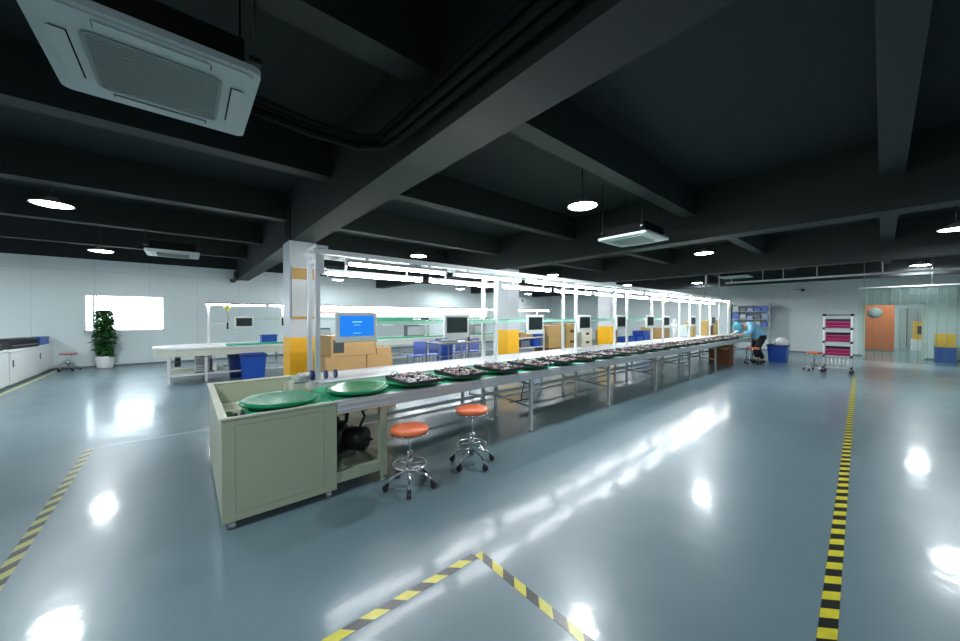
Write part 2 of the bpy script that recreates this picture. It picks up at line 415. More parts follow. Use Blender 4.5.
# pipes along the beam
m = MB()
for k, (off, dz) in enumerate(((0, 0), (0.05, 0.035), (-0.015, 0.075), (0.06, 0.10))):
    pts = [(0.30, 2.86 + off, 2.95 + dz), (0.75, 2.90 + off, 2.93 + dz), (1.10, 2.86 + off, 2.92 + dz), (1.27 - off * 0.3, 2.70 + off, 2.92 + dz), (1.32 - off, 2.40, 2.93 + dz), (1.345 - off, 1.8, 2.95 + dz), (1.34 - off, 1.0, 2.94 + dz), (1.35 - off, 0.0, 2.96 + dz), (1.34 - off, -2.0, 2.95 + dz), (1.34 - off, -6.4, 2.95 + dz)]
    m.tube(pts, 0.027, 8)
tag(m.build('pipe_bundle', M['pipe']), 'black insulated pipes bending along the big ceiling beam', 'pipes')

def make_lamp(label, loc):
    t = thing('ceiling_lamp', label, 'ceiling lamp', loc, 0, 'round ceiling lamps')
    MB().lathe([(0.001, 0.02), (0.13, 0.02), (0.215, 0.0), (0.22, -0.012), (0.205, -0.012), (0.10, 0.045), (0.05, 0.10), (0.001, 0.10)], n=32).build('shade', M['lampbody'], t)
    MB().lathe([(0.001, -0.035), (0.10, -0.030), (0.17, -0.018), (0.204, -0.004), (0.15, 0.004), (0.001, 0.004)], n=32).build('diffuser', M['lampglow'], t)
    MB().tube([(0, 0, 0.09), (0, 0, ZC - loc[2])], 0.007, 8).build('rod', M['black'], t)
    ld = bpy.data.lights.new('lamp_light', 'AREA'); ld.shape = 'DISK'; ld.size = 0.36; ld.energy = LAMP_W; ld.color = LAMP_COL
    lo = bpy.data.objects.new('lamp_light', ld); COL.objects.link(lo); lo.parent = t; lo.location = (0, 0, -0.045)
    return t
lampspots = [
    (-1.43, 7.65, 3.10, 'leftmost round lamp hanging in the left bay under the ceiling'),
    (-1.50, 11.9, 3.05, 'small round lamp near the left wall, above the window'),
    (4.40, 2.85, 3.12, 'round lamp hanging left of the middle ceiling cassette'),
    (10.0, 2.95, 3.12, 'round lamp right of the middle ceiling cassette, above the line'),
    (17.2, -0.75, 3.10, 'far round lamp hanging above the strip curtain on the right'),
    (10.75, -0.87, 3.12, 'round lamp cut by the right edge of the photo'),
    (4.64, 7.9, 3.10, 'round lamp just above the left end of the tube light trunk'),
    (10.3, 7.9, 3.05, 'round lamp behind the middle of the tube light trunk'),
    (16.4, 8.1, 3.05, 'distant round lamp above the middle of the tube light trunk'),
    (17.1, 5.3, 3.0, 'distant round lamp above the far end of the front line'),
    (4.38, 13.4, 2.91, 'small round lamp below the trunk close to the left wall'),
    (10.5, 13.8, 2.91, 'small round lamp against the left wall, seen between the posts'),
    (-1.4, 2.2, 3.12, 'round lamp outside the frame on the left'),
    (4.4, -2.3, 3.12, 'round lamp outside the frame behind the right tape'),
    (-1.4, -2.6, 3.12, 'round lamp behind the camera'),
    (10.75, -4.6, 3.12, 'round lamp outside the frame on the far right'),
    (-5.0, 7.6, 3.10, 'round lamp outside the frame beyond the left bay'),
    (-5.0, 12.0, 3.10, 'round lamp outside the frame by the left wall'),
    (15.6, 13.8, 2.88, 'small distant round lamp close to the left wall, right of the second column'),
    (24.6, 1.4, 2.9, 'second added round lamp brightening the room beyond the doorway'),  # unseen lamp, added because the room beyond came out too dark
    (21.6, -0.4, 2.9, 'added round lamp lighting the room beyond the doorway'),  # unseen lamp, put in to light the room beyond
]
l0 = None
for x, y, z, lab in lampspots:
    if l0 is None: l0 = make_lamp(lab, (x, y, z))
    else: dup(l0, (x, y, z), 0, lab)

# white conduit tray on rods by the right wall, and power drops to the gantry
m = MB(); m.box(16.86, -6, 2.86, 16.95, 4.2, 2.92)
ct = thing('cable_tray', 'white cable tray hanging along the top of the right wall', 'cable tray')
m.build('tray', M['white'], ct)
for y in (-4.5, -3, -1.5, 0.0, 1.5, 2.4, 3.0, 4.0):
    MB().tube([(16.905, y, 2.90), (16.905, y, ZC)], 0.018, 6).build('hanger', M['acw'], ct)
for x, lab in ((13.46, 'grey conduit dropping from the ceiling to the far gantry, left one'), (14.9, 'thin grey conduit dropping from the ceiling to the far gantry, right one')):
    tag(MB().tube([(x, 3.9, 2.19), (x, 3.9, ZC)], 0.035 if x < 14 else 0.02, 8).build('conduit', M['alu']), lab, 'conduit')

# ================================================================== FRONT ASSEMBLY LINE
LX0, LX1 = 0.955, 15.65
POSTS = [1.03, 3.55, 5.63, 7.64, 9.63, 11.57, 13.44, 15.55]
line = thing('assembly_line', 'long front assembly line with aluminium rail and green deck', 'assembly line', (8, 3.8, 0))
def lp(m, name, mt): return m.build(name, mt, line, (-8, -3.8, 0))
m = MB(); m.box(LX0, 2.95, 0.685, LX1, 3.02, 0.79)
for z in (0.715, 0.76): m.box(LX0, 2.944, z - 0.004, LX1, 2.95, z + 0.004)
lp(m, 'front_rail', M['alu'])
lp(MB().box(LX0, 3.02, 0.72, LX1, 3.66, 0.788), 'deck', M['greenb'])
m = MB(); m.box(1.02, 3.66, 0.70, LX1, 4.32, 0.83); m.box(1.02, 3.655, 0.83, LX1, 3.69, 0.838); m.box(1.02, 4.29, 0.83, LX1, 4.32, 0.838)
lp(m, 'centre_bench', M['aluw'])
lp(MB().box(LX0, 4.32, 0.70, LX1, 4.60, 0.75), 'return_deck', M['greenb'])
lp(MB().box(LX0, 4.60, 0.685, LX1, 4.65, 0.79), 'rear_rail', M['alu'])
for i, x in enumerate(POSTS):
    if i:
        fx = (0, 3.44, 5.42, 7.28, 9.2, 11.15, 13.0, 15.3)[i]
        for yy, xx in ((2.995, fx), (4.61, x), (3.78, x), (4.07, x)):
            m = MB(); m.box(xx - 0.020, yy - 0.020, 0.03, xx + 0.020, yy + 0.020, 0.685 if yy in (2.995, 4.61) else 0.70); m.cyl(xx, yy, 0, 0.03, 0.028, 10)
            lp(m, 'leg', M['alu'])
        lp(MB().box(x - 0.02, 3.805, 0.30, x + 0.02, 4.045, 0.34), 'cross_bar', M['alu'])
        lp(MB().tube([(fx, 3.02, 0.62), (x, 3.75, 0.62)], 0.018, 4), 'cross_bar', M['alu'])
        lp(MB().tube([(fx, 3.02, 0.32), (x, 3.75, 0.32)], 0.016, 4), 'cross_bar', M['alu'])
lp(MB().box(1.5, 3.70, 0.36, 15.55, 3.73, 0.40), 'lower_rail', M['alu'])
lp(MB().box(1.5, 4.12, 0.14, 15.55, 4.15, 0.18), 'foot_rail', M['alu'])
for x in (3.34, 3.50, 5.50, 7.4, 9.3): # cables hanging beside the legs
    m = MB(); m.tube([(x, 3.06, 0.70), (x + 0.03, 3.05, 0.60), (x - 0.01, 3.06, 0.48), (x + 0.02, 3.08, 0.40), (x + 0.01, 3.3, 0.33)], 0.007, 6); lp(m, 'cable', M['black'])
m = MB(); m.tube([(2.95, 3.74, 0.7), (3.05, 3.74, 0.55), (3.0, 3.74, 0.42), (3.4, 3.72, 0.36)], 0.008, 6); lp(m, 'cable', M['black'])


# start cabinet
cab = thing('control_cabinet', 'sage green steel cabinet at the near end of the line', 'cabinet', (0.56, 3.79, 0))
def cp(m, name, mt, par=None):
    o = m.build(name, mt, cab, (-0.56, -3.79, 0)); return o
cp(MB().box(0.18, 2.95, 0.06, 0.95, 2.98, 0.79), 'front_panel', M['sage'])
g = MB()
for a in ((0.255, 0.12, 0.258, 0.735), (0.845, 0.12, 0.848, 0.735), (0.255, 0.735, 0.848, 0.738), (0.255, 0.117, 0.848, 0.12)): g.box(a[0], 2.9485, a[1], a[2], 2.9505, a[3])
cp(g, 'panel_seam', M['sageline'])
cp(MB().box(0.18, 2.98, 0.06, 0.21, 4.63, 0.79), 'end_panel', M['sage'])
cp(MB().box(0.21, 4.60, 0.06, 0.95, 4.63, 0.79), 'rear_panel', M['sage'])
cp(MB().box(0.92, 2.98, 0.06, 0.95, 4.60, 0.68), 'inner_panel', M['sage'])
cp(MB().box(0.21, 2.98, 0.06, 0.92, 4.60, 0.08), 'bottom_panel', M['sage'])
m = MB(); m.box(0.165, 2.944, 0.785, 0.215, 4.645, 0.797); m.box(0.215, 2.944, 0.785, 0.95, 2.972, 0.797); m.box(0.215, 4.590, 0.785, 0.95, 4.645, 0.797)
cp(m, 'top_rim', M['cream'])
cp(MB().box(0.215, 3.62, 0.55, 0.915, 4.595, 0.57), 'inner_shelf', M['cream'])
cp(MB().box(0.36, 2.985, 0.69, 0.948, 3.60, 0.782), 'green_deck', M['greenb'])
m = MB(); m.box(0.225, 3.02, 0.62, 0.245, 3.60, 0.70); m.box(0.225, 3.58, 0.62, 0.36, 3.60, 0.70)
cp(m, 'deck_guard', M['cream'])
m = MB()
for k in range(7): m.tube([(0.28 + 0.01 * (k % 3), 3.03 + k * 0.07, 0.58), (0.31, 3.06 + k * 0.07, 0.70), (0.34, 3.02 + k * 0.075, 0.66), (0.355, 3.0 + k * 0.08, 0.72)], 0.012, 6)
cp(m, 'cable_loops', M['black'])
for x in (0.24, 0.90):
    for y in (3.01, 4.57):
        m = MB(); m.cyl(x, y, 0.03, 0.06, 0.012, 8); m.lathe([(0.001, 0.035), (0.02, 0.03), (0.026, 0.0), (0.001, 0.0)], x, y, 14)
        cp(m, 'foot', M['alu'])
cp(MB().box(0.80, 3.80, 0.58, 0.92, 3.98, 0.84).box(0.80, 4.15, 0.58, 0.92, 4.20, 0.79), 'bracket', M['cream'])

# drive pulley beside the post
dm = thing('drive_pulley', 'small grey drive with dark blue pulley beside the near post', 'machine', (0.96, 3.85, 0.83))
m = MB(); m.tube([(-0.10, 0, 0.06), (0.02, 0, 0.06)], 0.04, 14); m.box(-0.14, -0.05, 0.0, -0.01, 0.05, 0.025); m.build('housing', M['alu'], dm)
MB().tube([(0.022, 0, 0.06), (0.05, 0, 0.06)], 0.055, 18).build('pulley', M['blued'], dm)
for k in range(2): 
    tag(MB().tube([(1.12 + 0.10 * k, 3.86, 0.885), (1.145 + 0.10 * k, 3.86, 0.885)], 0.045, 16).box(1.125 + 0.1 * k, 3.85, 0.838, 1.14 + 0.1 * k, 3.87, 0.86).build('blue_roller', M['blued']), ('small dark blue roller just right of the near post', 'small dark blue roller second to the right of the near post')[k], 'roller', 'blue rollers on the bench')

# motor frame with motor
mf = thing('motor_frame', 'sage green open steel frame under the line beside the cabinet', 'frame', (1.2, 3.4, 0))
def mp(m, name, mt): return m.build(name, mt, mf, (-1.2, -3.4, 0))
for x, y in ((1.37, 2.99), (1.37, 3.95), (0.99, 3.95)):
    m = MB(); m.box(x - 0.03, y - 0.03, 0.05, x + 0.03, y + 0.03, 0.684); m.cyl(x, y, 0, 0.05, 0.015, 10); m.cyl(x, y, 0, 0.012, 0.025, 12); mp(m, 'leg', M['sage'])
mp(MB().box(0.955, 2.965, 0.10, 1.34, 3.015, 0.19), 'bottom_rail', M['sage'])
mp(MB().box(0.955, 3.015, 0.10, 1.34, 3.92, 0.12), 'base_plate', M['cream'])
mp(MB().box(1.345, 3.02, 0.10, 1.395, 3.92, 0.17), 'side_rail', M['sage'])
mo = thing('electric_motor', 'black electric motor lying in the green frame under the line', 'motor', (1.20, 3.40, 0.12))
m = MB()
m.tube([(-0.16, 0.16, 0.20), (-0.15, 0.15, 0.20), (-0.02, 0.04, 0.19), (0.0, 0.02, 0.19)], [0.10, 0.15, 0.15, 0.10], 20)
for k in range(7): m.tube([(-0.14 + k * 0.018, 0.14 - k * 0.0155, 0.20), (-0.134 + k * 0.018, 0.135 - k * 0.0155, 0.20)], 0.158, 20)
m.build('motor_body', M['black'], mo)
MB().tube([(0.0, 0.02, 0.19), (0.02, 0.0, 0.19), (0.14, -0.10, 0.18), (0.15, -0.11, 0.18)], [0.09, 0.115, 0.115, 0.09], 18).build('gearbox', M['black'], mo)
MB().box(-0.16, 0.0, 0.0, 0.08, 0.2, 0.06).build('motor_base', M['steel'], mo)
m = MB()
m.tube([(0.12, -0.08, 0.22), (0.2, -0.1, 0.16), (0.24, 0.1, 0.10), (0.16, 0.3, 0.06)], 0.014, 6)
m.tube([(-0.1, 0.05, 0.32), (-0.12, -0.08, 0.42), (-0.18, -0.1, 0.5), (-0.16, 0.0, 0.56)], 0.016, 6)
m.tube([(0.0, 0.05, 0.34), (-0.02, -0.05, 0.45), (-0.05, -0.05, 0.5), (-0.03, 0.05, 0.56)], 0.016, 6)
m.tube([(0.12, 0.0, 0.28), (0.19, 0.05, 0.36), (0.12, -0.05, 0.46), (0.06, -0.1, 0.56)], 0.014, 6)
m.build('cable', M['rubber'], mo)
tag(MB().bbox(1.02, 3.06, 0.19, 1.09, 3.12, 0.24, 0.01).build('valve_block', M['paper']) , 'small white fitting on the rail under the motor', 'fitting')
bpy.data.objects['valve_block'].location.z = -0.07

# gantry
gan = thing('light_gantry', 'white aluminium gantry of paired posts over the front line', 'gantry', (8, 3.93, 0.84))
def gp(m, name, mt): return m.build(name, mt, gan, (-8, -3.93, -0.84))
for x in POSTS:
    for y in (3.78, 4.07):
        m = MB()
        m.box(x - 0.022, y - 0.022, 0.832, x + 0.022, y + 0.022, 2.15)
        m.box(x - 0.05, y - 0.04, 0.832, x + 0.05, y + 0.04, 0.845)
        gp(m, 'post', M['alu'] if x < 2 else M['aluw'])
    gp(MB().box(x - 0.018, 3.80, 2.06, x + 0.018, 4.05, 2.10), 'cross_piece', M['aluw'])
gp(MB().box(0.98, 3.74, 2.15, 15.6, 3.78, 2.20), 'top_rail', M['aluw'])
gp(MB().box(0.98, 4.07, 2.15, 15.6, 4.11, 2.20), 'top_rail', M['aluw'])
gp(MB().box(1.3, 3.78, 2.155, 15.6, 4.07, 2.17), 'reflector_trunk', M['trunk'])
gp(MB().box(1.06, 3.79, 1.95, 1.10, 3.83, 2.15).box(1.0, 3.72, 2.20, 1.12, 4.13, 2.23), 'end_bracket', M['alu'])
m = MB(); m.box(1.30, 3.80, 1.435, 9.7, 4.06, 1.445); gp(m, 'shelf_board', M['aluw'])
gp(MB().box(1.30, 3.785, 1.448, 9.7, 4.065, 1.462), 'green_mat', M['greens'])
gp(MB().box(1.30, 3.770, 1.415, 9.7, 3.782, 1.447), 'shelf_lip', M['mint'])
for x in (2.2, 4.6, 6.7, 8.6): gp(MB().box(x - 0.06, 3.79, 2.10, x + 0.06, 4.06, 2.15), 'junction_box', M['steel'])

def tube_fix(label, loc, L=1.27, group='tube lights over the front line'):
    t = thing('tube_light', label, 'tube light', loc, 0, group)
    m = MB(); m.box(-L / 2, -0.022, 0.020, L / 2, 0.022, 0.050); m.box(-L / 2, -0.040, 0.014, L / 2, 0.040, 0.020); m.build('housing', M['trunk'], t)
    MB().tube([(-L / 2 + 0.03, 0, -0.004), (L / 2 - 0.03, 0, -0.004)], 0.015, 10).build('glowing_tube', M['tube'], t)
    for s in (-1, 1): MB().box(s * L / 2 - 0.02, -0.02, -0.02, s * L / 2 + 0.012, 0.02, 0.058).build('end_cap', M['white'], t)
    return t
tl = None
for k in range(10):
    x = 1.94 + k * 1.42
    for r, (y, dx, nm, zz) in enumerate(((3.70, 0.0, 'front row', 2.065), (4.14, -0.10, 'rear row', 2.00))):
        lab = 'glowing white tube light, %s from the near end of the %s' % (ORD[k], nm)
        loc = (x + dx, y, zz)
        if k == 0 and r == 0: tl = tube_fix(lab, loc)
        else: dup(tl, loc, 0, lab)
# hanging arms carrying the tubes
m = MB()
for k in range(10):
    x = 1.94 + k * 1.42
    for dx in (-0.4, 0.4):
        gp(MB().box(x + dx - 0.01, 3.70, 2.115, x + dx + 0.01, 3.74, 2.155), 'tube_arm', M['aluw'])
        gp(MB().box(x + dx - 0.11, 4.111, 2.05, x + dx - 0.09, 4.135, 2.19), 'tube_arm', M['aluw'])

# monitors
def make_monitor(label, loc, wd, ht, blue=False, group='monitors on the front line'):
    t = thing('monitor', label, 'monitor', loc, 0, group)
    b = 0.034 if not blue else 0.038; bb = 0.068 if not blue else 0.06
    m = MB(); m.bbox(-wd / 2, 0, 0, wd / 2, 0.035, ht, 0.006); m.bbox(-wd / 2 + 0.05, 0.03, 0.05, wd / 2 - 0.05, 0.06, ht - 0.05, 0.006)
    m.build('casing', M['white'], t)
    m = MB(); m.box(-wd / 2 + b, -0.003, bb, wd / 2 - b, 0.001, ht - b)
    sc = m.build('screen', M['scrblue'] if blue else M['screen'], t)
    if blue:
        m = MB(); m.box(-0.055, -0.0045, 0.205, 0.05, -0.0032, 0.217); m.box(-0.04, -0.0045, 0.175, 0.03, -0.0032, 0.181); m.box(-0.045, -0.0045, 0.09, 0.04, -0.0032, 0.096)
        m.build('screen_text', M['scrtext'], sc)
    m = MB(); m.box(-0.02, 0.055, ht / 2 - 0.02, 0.02, 0.135, ht / 2 + 0.02); m.box(-0.02, 0.115, ht / 2 - 0.02, 0.02, 0.135, 1.44 - loc[2])
    m.build('mount', M['alu'], t)
    return t
make_monitor('largest monitor, with a bright blue screen, at the near end', (1.39, 3.64, 1.235), 0.44, 0.315, True)
mon = None
for k, x in enumerate((2.72, 4.30, 5.72, 7.12, 8.55)):
    lab = 'white framed monitor with dark screen, %s to the right of the blue-screen monitor' % ORD[k]
    if mon is None: mon = make_monitor(lab, (x, 3.64, 1.225), 0.40, 0.305)
    else: dup(mon, (x, 3.64, 1.225), 0, lab)
for k, x in enumerate((9.63, 11.57, 13.44)):
    o = dup(mon, (x - 0.12, 3.64, 1.215), 0, 'distant dark-screen monitor hanging by the %s' % ('fifth pair of posts', 'sixth pair of posts', 'seventh pair of posts')[k])

# discs, trays and their contents
def make_disc(label, loc):
    t = thing('turntable_disc', label, 'turntable disc', loc, 0, 'green carrier discs on the deck')
    MB().lathe([(0.001, 0.012), (0.06, 0.012), (0.06, 0.0), (0.10, 0.0), (0.10, 0.006), (0.001, 0.006)], n=20).build('hub', M['steel'], t)
    MB().lathe([(0.001, 0.013), (0.22, 0.013), (0.275, 0.024), (0.290, 0.040), (0.288, 0.050), (0.27, 0.053), (0.22, 0.050), (0.001, 0.050)], n=48).build('plate', M['greend'], t)
    return t
disc = make_disc('empty glossy green disc on the cabinet at the near end', (0.59, 3.24, 0.782))
dup(disc, (1.245, 3.25, 0.788), 0, 'empty glossy green disc just right of the near post')
def tray_mesh(m, w_, l_, h, t_=0.010):
    m.box(-w_ / 2, -l_ / 2, 0, w_ / 2, l_ / 2, 0.006)
    m.box(-w_ / 2, -l_ / 2, 0.006, w_ / 2, -l_ / 2 + t_, h); m.box(-w_ / 2, l_ / 2 - t_, 0.006, w_ / 2, l_ / 2, h)
    m.box(-w_ / 2, -l_ / 2 + t_, 0.006, -w_ / 2 + t_, l_ / 2 - t_, h); m.box(w_ / 2 - t_, -l_ / 2 + t_, 0.006, w_ / 2, l_ / 2 - t_, h)
    return m
TW, TL = 0.41, 0.52
tr0 = None; heap = []
def heap_mesh(seed):
    rn = random.Random(seed); m = MB()
    m.box(-TW / 2 + 0.012, -TL / 2 + 0.012, 0.0, TW / 2 - 0.012, TL / 2 - 0.012, 0.006, 0)
    for i in range(7):
        for j in range(9):
            x = -TW / 2 + 0.045 + i * 0.056 + rn.uniform(-0.008, 0.008); y = -TL / 2 + 0.045 + j * 0.058 + rn.uniform(-0.008, 0.008)
            k = rn.random(); mi = 0 if k < 0.38 else 1 if k < 0.55 else 2 if k < 0.85 else 3
            a = rn.uniform(0.010, 0.024); b = rn.uniform(0.010, 0.024); h = rn.uniform(0.010, 0.034)
            if rn.random() < 0.3: m.cyl(x, y, 0.006, 0.006 + h, a * 0.7, 8, mi)
            else: m.box(x - a, y - b, 0.006, x + a, y + b, 0.006 + h, mi, rz=rn.uniform(0, 1.5))
    for _ in range(5):
        x, y = rn.uniform(-0.13, 0.13), rn.uniform(-0.2, 0.2); a = rn.uniform(0, PI)
        m.tube([(x, y, 0.02), (x + 0.04 * math.cos(a), y + 0.04 * math.sin(a), 0.07), (x + 0.08 * math.cos(a), y + 0.08 * math.sin(a), 0.02)], 0.004, 5, 2)
    return m
NT = 20
for k in range(NT):
    x = 1.81 + k * 0.61; ordn = ORD[k]
    dup(disc, (x + 0.03, 3.24, 0.788), 0, 'green disc carrying the %s parts tray from the near end' % ordn)
    lab = 'black open tray on a green disc, %s tray from the near end' % ordn
    loc = (x, 3.17, 0.842); rz = R(random.uniform(-3, 3))
    if tr0 is None:
        tr0 = thing('parts_tray', lab, 'tray', loc, rz, 'black parts trays on the front line')
        tray_mesh(MB(), TW, TL, 0.034).build('tray', M['black'], tr0)
    else: dup(tr0, loc, rz, lab)
    if k < 3:
        o = heap_mesh(k).build('electronic_parts', M['parts'], None, (x, 3.17, 0.8485), rz); heap.append(o)
    else:
        o = heap[k % 3].copy(); COL.objects.link(o); o.location = (x, 3.17, 0.8485); o.rotation_euler.z = rz + (PI if k % 2 else 0)
    tag(o, 'small pinkish, white and black parts filling the %s tray from the near end' % ordn, 'parts', 'parts in the trays', 'stuff')

# dark tray on the shelf over the line
t = thing('shelf_tray', 'flat dark green tray on the shelf right of the blue-screen monitor', 'tray', (1.93, 3.93, 1.462))
tray_mesh(MB(), 0.46, 0.22, 0.03).build('tray', M['greens'], t)
MB().box(-0.2, -0.09, 0.007, 0.2, 0.09, 0.024).build('contents', M['rubber'], t)
# stools
def make_stool(label, loc, rz, seat, h=0.53, group='chrome stools with round seats', sc_name='work_stool'):
    t = thing(sc_name, label, 'stool', loc, rz, group)
    MB().lathe([(0.001, h - 0.045), (0.150, h - 0.045), (0.165, h - 0.035), (0.168, h - 0.018), (0.155, h - 0.004), (0.10, h), (0.001, h)], n=32).build('seat', seat, t)
    m = MB(); m.torus(0, 0, h - 0.052, 0.155, 0.010, 28, 6); m.lathe([(0.001, h - 0.06), (0.08, h - 0.06), (0.15, h - 0.047), (0.001, h - 0.047)], n=24); m.build('seat_ring', M['chrome'], t)
    m = MB(); m.cyl(0, 0, 0.12, 0.30, 0.022, 14); m.cyl(0, 0, 0.30, h - 0.06, 0.013, 12); m.cyl(0, 0, 0.285, 0.31, 0.027, 14); m.build('gas_column', M['chrome'], t)
    m = MB(); m.torus(0, 0, 0.20, 0.145, 0.008, 28, 6)
    for k in range(5):
        a = 2 * PI * k / 5 + 0.3; m.tube([(0.02 * math.cos(a), 0.02 * math.sin(a), 0.20), (0.145 * math.cos(a), 0.145 * math.sin(a), 0.20)], 0.006, 6)
    m.build('foot_ring', M['chrome'], t)
    for k in range(5):
        a = 2 * PI * k / 5; c, s = math.cos(a), math.sin(a)
        MB().tube([(0.015 * c, 0.015 * s, 0.14), (0.08 * c, 0.08 * s, 0.135), (0.16 * c, 0.16 * s, 0.105), (0.205 * c, 0.205 * s, 0.06)], [0.014, 0.013, 0.011, 0.009], 8).build('leg', M['chrome'], t)
        m = MB(); q = (-s * 0.012, c * 0.012)
        for sgn in (-1, 1):
            m.tube([(0.215 * c + sgn * q[0] * 0.3, 0.215 * s + sgn * q[1] * 0.3, 0.025), (0.215 * c + sgn * q[0] * 1.5, 0.215 * s + sgn * q[1] * 1.5, 0.025)], 0.025, 14)
        m.box(0.200 * c - 0.012, 0.200 * s - 0.012, 0.04, 0.200 * c + 0.012, 0.200 * s + 0.012, 0.065)
        m.build('caster', M['rubber'], t)
    return t
st = make_stool('nearer orange-seated chrome stool beside the motor frame', (1.50, 2.71, 0), 0.4, M['orange'])
make_stool('second orange-seated chrome stool from the cabinet, on the bare floor', (2.22, 2.72, 0), 0.9, M['orange'], 0.575)
dup(st, (13.3, 1.22, 0), 0.2, 'distant orange-topped stool left of the magenta trolley')
dup(st, (13.75, 3.02 - 0.35, 0), 0.2, 'orange-topped stool just under the bending person')
make_stool('low stool with faded red seat against the left wall', (-2.50, 14.75, 0), 0.2, M['pinkseat'], 0.50)

# ================================================================== BOXES BEHIND THE LINE
def make_carton(label, x, y, z, w_, d_, h, mt='carton', rz=0, lab=False, group='cartons behind the front line', flaps=False, cat='carton'):
    t = thing('carton', label, cat, (x, y, z), rz, group)
    m = MB()
    if flaps:
        e = 0.012
        m.box(-w_ / 2, -d_ / 2, 0, w_ / 2, d_ / 2, e); m.box(-w_ / 2, -d_ / 2, e, w_ / 2, -d_ / 2 + e, h); m.box(-w_ / 2, d_ / 2 - e, e, w_ / 2, d_ / 2, h)
        m.box(-w_ / 2, -d_ / 2 + e, e, -w_ / 2 + e, d_ / 2 - e, h); m.box(w_ / 2 - e, -d_ / 2 + e, e, w_ / 2, d_ / 2 - e, h)
    else: m.bbox(-w_ / 2, -d_ / 2, 0, w_ / 2, d_ / 2, h, 0.005)
    m.build('box', M[mt], t)
    if flaps:
        for s in (-1, 1):
            m = MB(); m.add([(s * w_ / 2, -d_ / 2, h), (s * w_ / 2, d_ / 2, h), (s * (w_ / 2 + 0.2), d_ / 2, h - 0.08), (s * (w_ / 2 + 0.2), -d_ / 2, h - 0.08), (s * w_ / 2, -d_ / 2, h - 0.01), (s * w_ / 2, d_ / 2, h - 0.01), (s * (w_ / 2 + 0.2), d_ / 2, h - 0.09), (s * (w_ / 2 + 0.2), -d_ / 2, h - 0.09)], [(0, 1, 2, 3), (4, 7, 6, 5), (0, 3, 7, 4), (1, 5, 6, 2), (0, 4, 5, 1), (3, 2, 6, 7)])
            m.build('flap', M['carton'], t)
    else:
        m = MB(); m.box(-w_ / 2 + 0.01, -0.03, h - 0.0005, w_ / 2 - 0.01, 0.03, h + 0.001); m.build('tape', M['tape'], t)
    if lab:
        MB().box(-w_ / 2 + 0.03, -d_ / 2 - 0.0015, h * 0.18, -w_ / 2 + 0.03 + 0.16, -d_ / 2 + 0.001, h * 0.82).build('label', M['label'], t)
    return t
make_carton('large tan carton low in the stack behind the blue monitor', 1.86, 5.59, 0.36, 0.62, 0.56, 0.54)
make_carton('tan carton with a dark square label on top of the stack', 1.98, 5.60, 0.90, 0.70, 0.60, 0.31, lab=True)
make_carton('tan carton at the right of the stack behind the blue monitor', 2.40, 5.56, 0.36, 0.44, 0.50, 0.54)
make_carton('bottom left carton of the stack, resting on the floor', 1.86, 5.62, 0.0, 0.62, 0.56, 0.36, 'cartono')
make_carton('bottom right carton of the stack, resting on the floor', 2.44, 5.58, 0.0, 0.50, 0.52, 0.36, 'cartono')
make_carton('small crumpled carton leaning beside the top carton of the stack', 2.47, 5.50, 0.90, 0.26, 0.34, 0.10, rz=0.06)

# carton under the far end of the line
make_carton('reddish brown open carton under the far end of the line', 13.08, 3.34, 0.0, 0.56, 0.56, 0.58, 'cartond', flaps=True, group='cartons under the line')

# storage racks behind the line, with cartons and crates
def make_rack(label, x0, x1, y, zs, d_=0.5, h=1.5):
    t = thing('storage_rack', label, 'rack', ((x0 + x1) / 2, y, 0), 0, 'storage racks behind the front line')
    w_ = (x1 - x0) / 2
    for sx in (-1, 1):
        for sy in (0, 1): MB().box(sx * w_ - 0.02, sy * d_ - 0.02, 0, sx * w_ + 0.02, sy * d_ + 0.02, h).build('upright', M['aluw'], t)
    for z in zs: MB().box(-w_ + 0.022, -0.02, z - 0.025, w_ - 0.022, d_ + 0.02, z).build('shelf', M['aluw'], t)
    return t
def crate(label, x, y, z, w_, d_, h, mt, group='plastic crates behind the front line', rz=0):
    t = thing('plastic_crate', label, 'crate', (x, y, z), rz, group)
    m = tray_mesh(MB(), w_, d_, h, 0.012); m.build('bin', M[mt], t)
    m = MB(); m.box(-w_ / 2 - 0.012, -d_ / 2 - 0.012, h - 0.03, w_ / 2 + 0.012, -d_ / 2, h); m.box(-w_ / 2 - 0.012, d_ / 2, h - 0.03, w_ / 2 + 0.012, d_ / 2 + 0.012, h)
    m.box(-w_ / 2 - 0.012, -d_ / 2, h - 0.03, -w_ / 2, d_ / 2, h); m.box(w_ / 2, -d_ / 2, h - 0.03, w_ / 2 + 0.012, d_ / 2, h)
    m.build('rim', M[mt], t)
    return t
RY = 7.4
make_rack('white storage rack just right of the second yellow column', 7.35, 9.15, RY, (0.12, 0.52, 0.84), h=1.1)
make_carton('ochre carton on the top shelf right beside the second yellow column', 7.72, RY + .25, 0.84, 0.5, 0.42, 0.48, 'cartono')
make_carton('pale flat carton on the top shelf of the first rack', 8.36, RY + .25, 0.84, 0.6, 0.42, 0.14)
crate('blue crate on the upper shelf of the first rack', 8.92, RY + .25, 0.84, 0.36, 0.42, 0.22, 'blue')
crate('grey crate on the middle shelf beside the second column', 7.7, RY + .25, 0.52, 0.42, 0.4, 0.22, 'steel')
crate('grey crate in the middle of the middle shelf', 8.3, RY + .25, 0.52, 0.42, 0.4, 0.22, 'steel')
crate('blue crate on the middle shelf of the first rack', 8.88, RY + .25, 0.52, 0.36, 0.42, 0.24, 'blue')
